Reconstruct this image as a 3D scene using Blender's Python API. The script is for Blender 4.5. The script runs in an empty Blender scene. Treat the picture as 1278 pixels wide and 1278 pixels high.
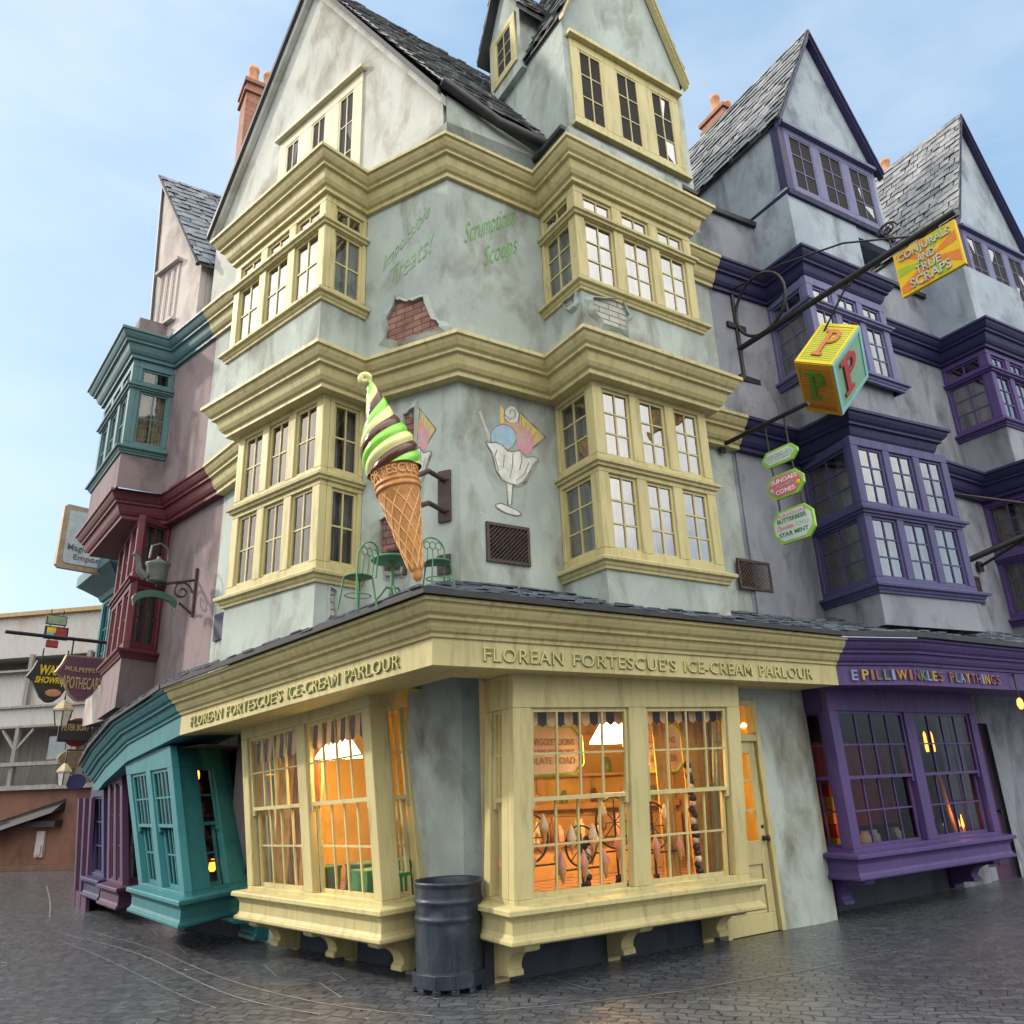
import bpy, math, random
from mathutils import Vector as V, Matrix
rad = math.radians
rnd = random.Random(11)
sc = bpy.context.scene
COL = sc.collection
# ------------------------------------------------------------------ camera, world, sun, exposure
FPX, PITCH, ROLL, EYE = 962.8, rad(19.26), rad(2.19), 1.75      # focal length in px of a 1278 px frame
cr, sr, cp, sp = math.cos(ROLL), math.sin(ROLL), math.cos(PITCH), math.sin(PITCH)
CAM = Matrix(((1, 0, 0), (0, sp, cp), (0, -cp, sp))) @ Matrix(((cr, -sr, 0), (sr, cr, 0), (0, 0, 1)))   # right, down, forward
camd = bpy.data.cameras.new('camera'); cam = bpy.data.objects.new('camera', camd); COL.objects.link(cam)
c0, c1, c2 = CAM.col[0], CAM.col[1], CAM.col[2]
cam.matrix_world = Matrix(((c0.x, -c1.x, -c2.x, 0), (c0.y, -c1.y, -c2.y, 0), (c0.z, -c1.z, -c2.z, EYE), (0, 0, 0, 1)))
camd.sensor_width = 36; camd.lens = FPX / 1278 * 36; camd.clip_start = .05; camd.clip_end = 2000
sc.camera = cam
SUN_AZ, SUN_EL = -82, 30
world = bpy.data.worlds.new('World'); sc.world = world; world.use_nodes = True
nt = world.node_tree; nd = nt.nodes; nd.clear()
wo = nd.new('ShaderNodeOutputWorld'); bg = nd.new('ShaderNodeBackground'); sky = nd.new('ShaderNodeTexSky')
sky.sky_type = 'NISHITA'; sky.sun_disc = False; sky.sun_elevation = rad(SUN_EL); sky.sun_rotation = rad(SUN_AZ)
sky.air_density = 1.1; sky.dust_density = 2.6; sky.ozone_density = 1.2
tc = nd.new('ShaderNodeTexCoord'); mp = nd.new('ShaderNodeMapping'); mp.inputs['Scale'].default_value = (1.3, 1.3, 3.4)
nz = nd.new('ShaderNodeTexNoise'); nz.inputs['Scale'].default_value = 1.5; nz.inputs['Detail'].default_value = 6; nz.inputs['Roughness'].default_value = .55
rp = nd.new('ShaderNodeValToRGB'); rp.color_ramp.elements[0].position = .42; rp.color_ramp.elements[1].position = .78
rp.color_ramp.elements[0].color = (.0, .0, .0, 1); rp.color_ramp.elements[1].color = (.6, .6, .6, 1)
mx = nd.new('ShaderNodeMixRGB'); mx.inputs[2].default_value = (4.6, 5.0, 5.4, 1)
nt.links.new(tc.outputs['Generated'], mp.inputs[0]); nt.links.new(mp.outputs[0], nz.inputs[0]); nt.links.new(nz.outputs['Fac'], rp.inputs[0])
hz = nd.new('ShaderNodeMixRGB'); hz.inputs[0].default_value = .55; hz.inputs[2].default_value = (2.35, 3.7, 5.2, 1); nt.links.new(sky.outputs[0], hz.inputs[1])
nt.links.new(rp.outputs[0], mx.inputs[0]); nt.links.new(hz.outputs[0], mx.inputs[1]); # hazy cloud bank added behind the viewer to brighten the facades (panes mirror it)
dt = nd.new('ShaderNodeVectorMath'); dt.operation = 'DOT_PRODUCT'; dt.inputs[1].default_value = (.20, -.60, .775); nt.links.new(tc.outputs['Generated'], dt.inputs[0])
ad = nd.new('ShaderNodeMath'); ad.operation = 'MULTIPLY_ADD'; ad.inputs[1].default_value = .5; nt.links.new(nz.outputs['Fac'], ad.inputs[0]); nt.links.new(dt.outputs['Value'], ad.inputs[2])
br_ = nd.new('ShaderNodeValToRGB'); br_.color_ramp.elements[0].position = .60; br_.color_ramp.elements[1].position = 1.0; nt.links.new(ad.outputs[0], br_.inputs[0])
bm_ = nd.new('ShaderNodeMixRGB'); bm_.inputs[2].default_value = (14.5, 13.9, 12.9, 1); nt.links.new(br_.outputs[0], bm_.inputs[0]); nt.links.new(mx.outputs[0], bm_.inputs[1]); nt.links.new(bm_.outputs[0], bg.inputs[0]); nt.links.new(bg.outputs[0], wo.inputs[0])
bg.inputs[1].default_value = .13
sund = bpy.data.lights.new('sun', 'SUN'); sund.energy = 2.3; sund.angle = rad(3); sund.color = (1, .88, .74)
sun = bpy.data.objects.new('sun', sund); COL.objects.link(sun)
sa, se = rad(SUN_AZ), rad(SUN_EL)
sun.rotation_euler = V((math.sin(sa) * math.cos(se), math.cos(sa) * math.cos(se), math.sin(se))).to_track_quat('Z', 'Y').to_euler()
vs = sc.view_settings; vs.view_transform = 'Standard'; vs.look = 'None'; vs.gamma = 1; vs.exposure = .74

# ------------------------------------------------------------------ helpers: measuring
EYEP = V((0, 0, EYE))
def ray(x, y): return CAM @ V(((x - 639) / FPX, (y - 639) / FPX, 1))
def D(az): a = rad(az); return V((math.sin(a), math.cos(a), 0))
def N(az): a = rad(az); return V((math.cos(a), -math.sin(a), 0))          # outward for a wall walked left to right
def on(P, az, x, y):                                                     # a measured point of the upright plane through P
    P = V((P[0], P[1], 0)); d = ray(x, y); n = N(az)
    return EYEP + d * (n.dot(P - EYEP) / n.dot(d))
def lvl(x, y, z): d = ray(x, y); return EYEP + d * ((z - EYE) / d.z)
def v2(p): return V((p[0], p[1]))
def v3(p, z): return V((p[0], p[1], z))
def offset(path, o):                                                     # parallel polyline, outwards positive
    P = [v2(p) for p in path]; out = []
    for i, p in enumerate(P):
        ns = []
        if i > 0: t = (p - P[i-1]).normalized(); ns.append(V((t.y, -t.x)))
        if i < len(P) - 1: t = (P[i+1] - p).normalized(); ns.append(V((t.y, -t.x)))
        if len(ns) == 1: out.append(p + ns[0] * o)
        else:
            s = ns[0] + ns[1]; out.append(p + s * (o / max(.3, 1 + ns[0].dot(ns[1]))))
    return out

# ------------------------------------------------------------------ helpers: meshes
class MB:
    def __init__(s): s.v = []; s.f = []; s.m = []; s.s = []
    def add(s, vs, fs, m=0, sm=False):
        b = len(s.v); s.v += [V(p) for p in vs]
        for f in fs: s.f.append([b + i for i in f]); s.m.append(m); s.s.append(sm)
    def poly(s, pts, m=0): s.add(pts, [list(range(len(pts)))], m)
    def hexa(s, p, m=0):                                                  # 4 bottom/back then 4 top/front
        s.add(p, [(3, 2, 1, 0), (4, 5, 6, 7), (0, 1, 5, 4), (1, 2, 6, 5), (2, 3, 7, 6), (3, 0, 4, 7)], m)
    def box(s, O, U, W, T, m=0):                                          # origin and three edge vectors
        O, U, W, T = V(O), V(U), V(W), V(T)
        s.hexa([O, O + U, O + U + W, O + W, O + T, O + U + T, O + U + W + T, O + W + T], m)
    def prism(s, pts, ext, m=0):
        n = len(pts); pts = [V(p) for p in pts]; e = V(ext)
        s.add(pts + [p + e for p in pts], [list(range(n))[::-1], list(range(n, 2*n))] + [(i, (i+1) % n, n + (i+1) % n, n + i) for i in range(n)], m)
    def tube(s, pts, r, m=0, k=8, closed=False):
        pts = [V(p) for p in pts]; n = len(pts); rs = r if isinstance(r, (list, tuple)) else [r] * n
        vs = []; up = None
        for i, p in enumerate(pts):
            a = pts[(i-1) % n] if (closed or i > 0) else p; b = pts[(i+1) % n] if (closed or i < n-1) else p
            t = (b - a).normalized()
            if up is None: up = V((0, 0, 1)) if abs(t.z) < .9 else V((1, 0, 0))
            x = t.cross(up).normalized(); y = x.cross(t).normalized(); up = y
            vs += [p + x * (math.cos(q * 2 * math.pi / k) * rs[i]) + y * (math.sin(q * 2 * math.pi / k) * rs[i]) for q in range(k)]
        fs = []
        for i in range(n if closed else n - 1):
            j = (i + 1) % n
            fs += [(i*k + q, i*k + (q+1) % k, j*k + (q+1) % k, j*k + q) for q in range(k)]
        s.add(vs, fs, m, True)
        if not closed: s.add(vs[:k], [list(range(k))[::-1]], m); s.add(vs[-k:], [list(range(k))], m)
    def lathe(s, O, prof, m=0, k=24, X=(1, 0, 0), Y=(0, 1, 0), Z=(0, 0, 1), caps=True, sm=True, mf=None):
        O, X, Y, Z = V(O), V(X), V(Y), V(Z); vs = []
        for r, z in prof: vs += [O + X * (r * math.cos(q * 2 * math.pi / k)) + Y * (r * math.sin(q * 2 * math.pi / k)) + Z * z for q in range(k)]
        fs = [(i*k + q, i*k + (q+1) % k, (i+1)*k + (q+1) % k, (i+1)*k + q) for i in range(len(prof)-1) for q in range(k)]
        s.add(vs, fs, m, sm)
        if caps: s.add(vs[:k], [list(range(k))[::-1]], m); s.add(vs[-k:], [list(range(k))], m)
    def sweep(s, path, prof, m=0, zs=None, caps=True):                     # moulding: prof = (out, up), path 2D, zs = height at each vertex
        n = len(path); zs = zs or [0] * n
        rings = []
        cols = [offset(path, o) for o, z in prof]
        for i in range(n): rings.append([v3(cols[j][i], zs[i] + prof[j][1]) for j in range(len(prof))])
        k = len(prof); vs = [p for r in rings for p in r]
        s.add(vs, [(i*k + j, (i+1)*k + j, (i+1)*k + j + 1, i*k + j + 1) for i in range(n-1) for j in range(k-1)], m)
        if caps: s.add(rings[0], [list(range(k))[::-1]], m); s.add(rings[-1], [list(range(k))], m)
    def build(s, name, mats, parent=None, label=None, bevel=0, seg=1, loc=None):
        org = V((0, 0, 0)); q = parent
        while q is not None: org = org + q.location; q = q.parent
        if parent is None and loc is not None: org = V(loc)
        me = bpy.data.meshes.new(name)
        me.from_pydata([p - org for p in s.v], [], s.f)
        for mt in (mats if isinstance(mats, (list, tuple)) else [mats]): me.materials.append(mt)
        me.polygons.foreach_set('material_index', s.m); me.polygons.foreach_set('use_smooth', s.s)
        uv = me.uv_layers.new(name='UVMap'); buf = []
        for f in s.f:                                                     # box map in metres
            p0, p1, p2 = s.v[f[0]], s.v[f[1]], s.v[f[2]]; n = (p1 - p0).cross(p2 - p0)
            if n.length < 1e-12: n = V((0, 0, 1))
            n.normalize()
            if abs(n.z) < .75: ua = V((0, 0, 1)).cross(n).normalized(); va = n.cross(ua)
            else: ua, va = V((1, 0, 0)), V((0, 1, 0))
            for i in f: buf += [s.v[i].dot(ua), s.v[i].dot(va)]
        uv.data.foreach_set('uv', buf)
        me.validate(); me.update()
        o = bpy.data.objects.new(name, me); COL.objects.link(o)
        if parent is not None: o.parent = parent
        elif loc is not None: o.location = loc
        if label: o['label'] = label
        if bevel:
            b = o.modifiers.new('Bevel', 'BEVEL'); b.width = bevel; b.segments = seg; b.limit_method = 'ANGLE'; b.angle_limit = rad(40)
        return o
def tag(o, label, cat, group=None, kind=None):
    o['label'] = label; o['category'] = cat
    if group: o['group'] = group
    return o
def thing(name, loc, label, cat, group=None):
    o = bpy.data.objects.new(name, None); COL.objects.link(o); o.location = V(loc); o.empty_display_size = .2
    return tag(o, label, cat, group)
def struct(o): o['kind'] = 'structure'; return o
class Fr:                                                                # a wall face between plan points A and B; u, v metric at the bottom
    def __init__(s, A, B, z0, z1, At=None, Bt=None, zA=None, zB=None):
        s.a = v3(A, z0); s.b = v3(B, z0); s.at = v3(At or A, z1); s.bt = v3(Bt or B, z1)
        if zA is not None: s.a.z, s.at.z = zA
        if zB is not None: s.b.z, s.bt.z = zB
        t = (s.b - s.a); t.z = 0; s.w = t.length; t.normalize(); s.n = V((t.y, -t.x, 0)); s.h = z1 - z0
    def P(s, u, v, d=0):
        x, y = u / s.w, v / s.h
        return (s.a * (1-x) + s.b * x) * (1-y) + (s.at * (1-x) + s.bt * x) * y + s.n * d
    def box(s, mb, u0, u1, v0, v1, d0, d1, m=0):
        P = s.P; mb.hexa([P(u0, v0, d0), P(u1, v0, d0), P(u1, v1, d0), P(u0, v1, d0), P(u0, v0, d1), P(u1, v0, d1), P(u1, v1, d1), P(u0, v1, d1)], m)
class Pl(Fr):                                                            # any plane from an origin and two metric edge vectors
    def __init__(s, O, U, W):
        s.o = V(O); s.u = V(U).normalized(); s.v = V(W).normalized(); s.n = s.u.cross(s.v).normalized(); s.w = V(U).length; s.h = V(W).length
    def P(s, u, v, d=0): return s.o + s.u * u + s.v * v + s.n * d

def text(mb, body, P, u0, v0, u1, v1, d0, d1, m=0, shear=0, off=0, rise=0, spacing=1.0, arc=0, res=3):
    """lettering of the word, fitted to a box on the surface P(u, v, d)"""
    cu = bpy.data.curves.new('lettering', 'FONT'); cu.body = body; cu.extrude = .5; cu.shear = shear; cu.offset = off; cu.resolution_u = res
    cu.align_x = 'CENTER'; cu.space_character = spacing
    ob = bpy.data.objects.new('lettering', cu); COL.objects.link(ob)
    me = bpy.data.meshes.new_from_object(ob.evaluated_get(bpy.context.evaluated_depsgraph_get()))
    bpy.data.objects.remove(ob); bpy.data.curves.remove(cu)
    xs = [p.co.x for p in me.vertices]; ys = [p.co.y for p in me.vertices]
    x0, x1, y0, y1 = min(xs), max(xs), min(ys), max(ys)
    vs = []
    for p in me.vertices:
        x = (p.co.x - x0) / (x1 - x0); y = (p.co.y - y0) / (y1 - y0)
        vs.append(P(u0 + (u1-u0) * x, v0 + (v1-v0) * y + rise * x + arc * (1 - (2*x-1)**2), d0 if p.co.z < 0 else d1))
    mb.add(vs, [list(f.vertices) for f in me.polygons], m)
    bpy.data.meshes.remove(me)

# ------------------------------------------------------------------ helpers: materials
MATS = {}
def srgb(r, g, b): return tuple(((c/255) / 12.92 if c/255 <= .04045 else ((c/255 + .055) / 1.055) ** 2.4) for c in (r, g, b)) + (1,)
class NB:
    def __init__(s, name):
        s.m = bpy.data.materials.new(name); s.m.use_nodes = True; s.t = s.m.node_tree; s.t.nodes.clear()
        s.out = s.n('ShaderNodeOutputMaterial'); s.b = s.n('ShaderNodeBsdfPrincipled'); s.l(s.b.outputs[0], s.out.inputs[0])
        s.tc = s.n('ShaderNodeTexCoord'); s.geo = None; MATS[name] = s.m
    def n(s, t): return s.t.nodes.new(t)
    def l(s, a, b): s.t.links.new(a, b)
    def pos(s, scale=(1, 1, 1)):
        if s.geo is None: s.geo = s.n('ShaderNodeNewGeometry')
        mp = s.n('ShaderNodeMapping'); mp.inputs['Scale'].default_value = scale; s.l(s.geo.outputs['Position'], mp.inputs[0]); return mp.outputs[0]
    def uv(s, scale=(1, 1, 1)):
        mp = s.n('ShaderNodeMapping'); mp.inputs['Scale'].default_value = scale; s.l(s.tc.outputs['UV'], mp.inputs[0]); return mp.outputs[0]
    def noise(s, vec, scale, detail=5, rough=.55, dist=0):
        x = s.n('ShaderNodeTexNoise'); x.inputs['Scale'].default_value = scale; x.inputs['Detail'].default_value = detail
        x.inputs['Roughness'].default_value = rough; x.inputs['Distortion'].default_value = dist; s.l(vec, x.inputs['Vector']); return x.outputs['Fac']
    def ramp(s, fac, stops):
        r = s.n('ShaderNodeValToRGB'); e = r.color_ramp.elements
        while len(e) < len(stops): e.new(.5)
        for i, (p, c) in enumerate(stops): e[i].position = p; e[i].color = c if len(c) == 4 else tuple(c) + (1,)
        s.l(fac, r.inputs[0]); return r.outputs[0]
    def g(s, fac, a, b, lo=0, hi=1): return s.ramp(fac, [(a, (lo,)*3), (b, (hi,)*3)])
    def mix(s, fac, a, b, mode='MIX'):
        x = s.n('ShaderNodeMixRGB'); x.blend_type = mode
        for i, q in ((0, fac), (1, a), (2, b)):
            if isinstance(q, (int, float)): x.inputs[i].default_value = q if i == 0 else (q, q, q, 1)
            elif isinstance(q, (tuple, list)): x.inputs[i].default_value = q
            else: s.l(q, x.inputs[i])
        return x.outputs[0]
    def bump(s, h, strength=.3, dist=.01):
        b = s.n('ShaderNodeBump'); b.inputs['Strength'].default_value = strength; b.inputs['Distance'].default_value = dist
        s.l(h, b.inputs['Height']); s.l(b.outputs[0], s.b.inputs['Normal'])
    def set(s, col=None, rough=None, metal=None, spec=None):
        for k, q in (('Base Color', col), ('Roughness', rough), ('Metallic', metal), ('Specular IOR Level', spec)):
            if q is None: continue
            if isinstance(q, (int, float, tuple, list)): s.b.inputs[k].default_value = q
            else: s.l(q, s.b.inputs[k])
        return s.m
def sc_(c, k): return (c[0]*k, c[1]*k, c[2]*k, 1)
def paint(name, c, grime=.5, rough=.45):
    """old oil paint on timber: brush grain, grime in streaks, chalky patches"""
    b = NB(name); gr = b.noise(b.pos((9, 9, 1.2)), 1.3, 6, .65, .3); big = b.noise(b.pos(), .9, 4); fine = b.noise(b.pos((30, 30, 3)), 2.2, 4)
    c1 = b.mix(b.g(big, .3, .75), sc_(c, .86), sc_(c, 1.12))
    c2 = b.mix(b.g(gr, .5, .82, 0, grime), c1, (c[0]*.42, c[1]*.36, c[2]*.3, 1))
    c3 = b.mix(b.g(fine, .55, .8, 0, .35), c2, sc_(c, 1.25))
    chip = b.noise(b.pos((1, 1, .6)), 16, 5, .75); c3 = b.mix(b.g(chip, .68, .71, 0, .7), c3, (c[0]*.25 + .03, c[1]*.22 + .025, c[2]*.2 + .02, 1))
    b.bump(b.mix(.35, fine, b.g(chip, .66, .72)), .35, .004); return b.set(c3, b.g(gr, .2, .8, rough, min(1, rough + .25)), spec=.35)
def plaster(name, a, c, st, rough=.85):
    """weathered render: cloudy tints, drip streaks, hairline cracks"""
    b = NB(name); big = b.noise(b.pos((1, 1, .7)), .8, 6, .6, .4); dr = b.noise(b.pos((1.7, 1.7, .8)), 1.15, 7, .6, .5); fine = b.noise(b.pos(), 26, 6, .7)
    mid = b.noise(b.pos((1, 1, .6)), 3.4, 5, .65)
    c1 = b.mix(b.g(big, .32, .68), a, c); c2 = b.mix(b.g(dr, .48, .70, 0, .9), c1, st)
    c3 = b.mix(b.g(mid, .56, .8, 0, .45), c2, sc_(a, 1.18)); c4 = b.mix(b.g(mid, .18, .42, .4, 0), c3, sc_(st, .8))
    vo = b.n('ShaderNodeTexVoronoi'); vo.feature = 'DISTANCE_TO_EDGE'; vo.inputs['Scale'].default_value = .9
    wv = b.n('ShaderNodeVectorMath'); wv.operation = 'ADD'; nn = b.n('ShaderNodeTexNoise'); nn.inputs['Scale'].default_value = 2.5; nn.inputs['Detail'].default_value = 5
    p = b.pos((1, 1, .55)); b.l(p, nn.inputs['Vector']); b.l(p, wv.inputs[0]); b.l(nn.outputs['Color'], wv.inputs[1]); b.l(wv.outputs[0], vo.inputs['Vector'])
    ck = b.mix(b.g(big, .45, .6), b.g(vo.outputs['Distance'], .0, .004, .3, 0), 0.0)
    c5 = b.mix(ck, c4, sc_(st, .35))
    h = b.mix(.5, fine, mid); b.bump(h, .55, .012); return b.set(c5, rough, spec=.2)
def plain(name, c, rough=.5, metal=0, var=.2, bump=.15, sc=8):
    b = NB(name); n = b.noise(b.pos(), sc, 5, .6); col = b.mix(b.g(n, .3, .75), sc_(c, 1 - var), sc_(c, 1 + var)); b.bump(n, bump, .004)
    return b.set(col, rough, metal)
def glow(name, c, e, strength):
    b = NB(name); b.b.inputs['Emission Color'].default_value = e; b.b.inputs['Emission Strength'].default_value = strength; return b.set(c, .6)
def glass(name, lo, hi, tint=(.96, .97, .96, 1)):
    b = NB(name); b.t.nodes.remove(b.b); fr = b.n('ShaderNodeFresnel'); fr.inputs[0].default_value = 1.6
    nz = b.noise(b.pos(), 1.7, 2, .5); bp = b.n('ShaderNodeBump'); bp.inputs['Strength'].default_value = .35; bp.inputs['Distance'].default_value = .02; b.l(nz, bp.inputs['Height'])
    mr = b.n('ShaderNodeMapRange'); mr.inputs[1].default_value = .05; mr.inputs[2].default_value = .7; mr.inputs[3].default_value = lo; mr.inputs[4].default_value = hi; b.l(fr.outputs[0], mr.inputs[0])
    tr = b.n('ShaderNodeBsdfTransparent'); tr.inputs[0].default_value = tint; gl = b.n('ShaderNodeBsdfGlossy'); gl.inputs['Roughness'].default_value = .015
    b.l(bp.outputs[0], gl.inputs['Normal']); b.l(bp.outputs[0], fr.inputs['Normal'])
    mx = b.n('ShaderNodeMixShader'); b.l(mr.outputs[0], mx.inputs[0]); b.l(tr.outputs[0], mx.inputs[1]); b.l(gl.outputs[0], mx.inputs[2]); b.l(mx.outputs[0], b.out.inputs[0]); return b.m
def slate_mat(name, a, c, moss):
    b = NB(name); g = b.n('ShaderNodeNewGeometry'); b.geo = g; n = b.noise(b.pos((1, 1, 1)), 5, 6, .7); n2 = b.noise(b.pos(), 28, 4)
    c1 = b.mix(g.outputs['Random Per Island'], a, c); c2 = b.mix(b.g(n, .48, .75, 0, .8), c1, moss); c3 = b.mix(b.g(n2, .6, .8, 0, .5), c2, sc_(c, 1.6))
    b.bump(n2, .6, .01); return b.set(c3, .6)
def brick_mat(name, a, c, mortar, sw=.22, sh=.075, dirty=.5):
    b = NB(name); t = b.n('ShaderNodeTexBrick'); t.inputs['Scale'].default_value = 1; t.inputs['Brick Width'].default_value = sw; t.inputs['Row Height'].default_value = sh
    t.inputs['Mortar Size'].default_value = .008; t.inputs['Color1'].default_value = a; t.inputs['Color2'].default_value = c; t.inputs['Mortar'].default_value = mortar
    b.l(b.uv(), t.inputs['Vector']); n = b.noise(b.pos(), 6, 6, .7)
    col = b.mix(b.g(n, .45, .75, 0, dirty), t.outputs['Color'], sc_(a, .35)); inv = b.mix(1, 1.0, t.outputs['Fac'], 'SUBTRACT')
    b.bump(b.mix(.3, inv, n), .8, .015); return b.set(col, .85)

yellow = paint('yellow_paint', (.45, .405, .20, 1), .75)  # grime turned up here: part dirt, part cornice shading put into the colour
purple = paint('purple_paint', (.066, .042, .15, 1), .5)
indigo = paint('indigo_paint', (.02, .0195, .075, 1), .5)
purple_sheen = paint('purple_sheen_paint', (.115, .118, .235, 1), .5)  # house purple made paler: sky sheen on the fronts put into the colour
teal = paint('teal_paint', (.022, .145, .17, 1), .5)
slateteal = paint('grey_teal_paint', (.07, .15, .17, 1), .5)
burgundy = paint('burgundy_paint', (.12, .03, .042, 1), .5)
plum = paint('plum_paint', (.055, .022, .06, 1), .5)
darkblue = paint('dark_blue_paint', (.018, .02, .06, 1), .5)
mint_plaster = plaster('mint_plaster', (.41, .475, .445, 1), (.27, .315, .30, 1), (.145, .14, .11, 1))
pale_plaster = plaster('pale_plaster', (.48, .50, .475, 1), (.35, .375, .355, 1), (.21, .195, .155, 1))
mauve_plaster = plaster('mauve_plaster', (.23, .185, .20, 1), (.17, .14, .15, 1), (.09, .072, .078, 1))
pink_plaster = plaster('warm_pink_plaster', (.47, .435, .415, 1), (.36, .33, .315, 1), (.21, .18, .17, 1))
blue_plaster = plaster('grey_blue_plaster', (.27, .29, .34, 1), (.17, .185, .225, 1), (.075, .078, .095, 1))
lightblue_plaster = plaster('pale_blue_plaster', (.34, .40, .455, 1), (.23, .28, .33, 1), (.12, .135, .165, 1))
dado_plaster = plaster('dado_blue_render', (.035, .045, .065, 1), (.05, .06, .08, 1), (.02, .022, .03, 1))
slate = slate_mat('slate', (.06, .075, .10, 1), (.14, .17, .21, 1), (.30, .34, .38, 1))
slate_warm = slate_mat('weathered_slate', (.085, .095, .11, 1), (.19, .205, .22, 1), (.36, .38, .38, 1))
brick = brick_mat('chimney_brick', (.23, .085, .05, 1), (.33, .135, .08, 1), (.26, .19, .15, 1))
oldbrick = brick_mat('exposed_brick', (.20, .09, .065, 1), (.28, .15, .115, 1), (.07, .05, .042, 1), .26, .085, .8)
greybrick = brick_mat('painted_brick', (.34, .36, .32, 1), (.42, .44, .39, 1), (.14, .14, .12, 1), .3, .08, .5)
terracotta = plain('terracotta', (.46, .22, .11, 1), .8, 0, .25)
iron = plain('black_iron', (.018, .018, .02, 1), .5, .3, .3)
rust_iron = plain('rusty_iron', (.06, .04, .038, 1), .6, .3, .4)
lead = plain('lead', (.03, .032, .038, 1), .55, .2, .3)
glass_shop = glass('shop_window_glass', .012, .28)
glass_dark = glass('dim_shop_glass', .03, .55, (.5, .48, .5, 1))
glass_up = glass('upper_window_glass', .10, .75)
glass_bright = glass('old_crown_glass', .34, .85)
curtain_m = plain('linen_curtain', (.17, .165, .15, 1), .9, 0, .3, .2, 5)
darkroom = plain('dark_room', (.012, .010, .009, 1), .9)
green_paint = paint('green_paint', (.055, .19, .08, 1), .4, .4)

# ------------------------------------------------------------------ builders for the houses
def sash(fr, u0, u1, v0, v1, cols, rows, d=-.03, fw=.035, mw=.02, mb=None):
    mb = mb or MB(); b = fr.box
    b(mb, u0, u0 + fw, v0, v1, d - .035, d); b(mb, u1 - fw, u1, v0, v1, d - .035, d)
    b(mb, u0 + fw, u1 - fw, v0, v0 + fw, d - .035, d - .002); b(mb, u0 + fw, u1 - fw, v1 - fw, v1, d - .035, d - .002)
    U0, U1, W0, W1 = u0 + fw, u1 - fw, v0 + fw, v1 - fw
    for i in range(1, cols): x = U0 + (U1 - U0) * i / cols; b(mb, x - mw/2, x + mw/2, W0, W1, d - .03, d - .006)
    for j in range(1, rows): y = W0 + (W1 - W0) * j / rows; b(mb, U0, U1, y - mw/2, y + mw/2, d - .031, d - .009)
    P = fr.P; dd = d - .02
    for i in range(cols):                                                 # every light hangs a touch out of true, as old glass does
        for j in range(rows):
            a0, a1 = U0 + (U1-U0) * i / cols, U0 + (U1-U0) * (i+1) / cols; b0, b1 = W0 + (W1-W0) * j / rows, W0 + (W1-W0) * (j+1) / rows
            e = [rnd.uniform(-.0013, .0013) for _ in range(3)]
            mb.poly([P(a0, b0, dd + e[0]), P(a1, b0, dd + e[1]), P(a1, b1, dd + e[1] + e[2]), P(a0, b1, dd + e[0] + e[2])], 1)
    return mb
def hung(fr, u0, u1, v0, v1, cols, r1, r2):                              # double hung sash: upper light forward, lower light behind, horns
    vm = v0 + (v1 - v0) * r1 / (r1 + r2); mb = MB()
    sash(fr, u0 + .03, u1 - .03, v0, vm + .02, cols, r1, -.085, .04, .02, mb)
    sash(fr, u0 + .004, u1 - .004, vm - .02, v1, cols, r2, -.03, .04, .02, mb)
    for a in (u0 + .006, u1 - .05): fr.box(mb, a, a + .044, vm - .08, vm - .02, -.065, -.032)
    return mb
def curtain(fr, u0, u1, v0, v1, d, side):
    mb = MB(); n = 14; w = (u1 - u0); a, b = {0: (u0, u1), 1: (u0, u0 + w * .42), 2: (u1 - w * .42, u1)}[side]
    ph = rnd.uniform(0, 6); top = []; bot = []
    for i in range(n + 1):
        x = a + (b - a) * i / n; dz = .022 * math.sin(i * 1.7 + ph) + .01 * math.sin(i * 3.1 + ph)
        top.append(fr.P(x, v1, d + dz * .6)); bot.append(fr.P(x, v0, d + dz * 1.3))
    mb.add(bot + top, [(i, i + 1, n + 2 + i, n + 1 + i) for i in range(n)], 0, True); return mb
SILL = [(-.02, -.13), (.03, -.13), (.035, -.10), (.055, -.085), (.06, -.05), (.10, -.045), (.105, -.012), (.10, 0), (-.02, .012)]
MOULD = [(-.01, -.06), (.03, -.06), (.035, -.03), (.065, -.02), (.07, .012), (.05, .02), (-.01, .03)]
CORN = [(0, -.44), (.05, -.44), (.05, -.385), (.085, -.365), (.115, -.32), (.135, -.26), (.145, -.215), (.19, -.205), (.19, -.17), (.225, -.145), (.258, -.095), (.272, -.055), (.30, -.05), (.30, 0), (-.02, .03)]
CORN1 = [(-.45, -.44)] + CORN[1:-1] + [(-.55, .03)]
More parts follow.
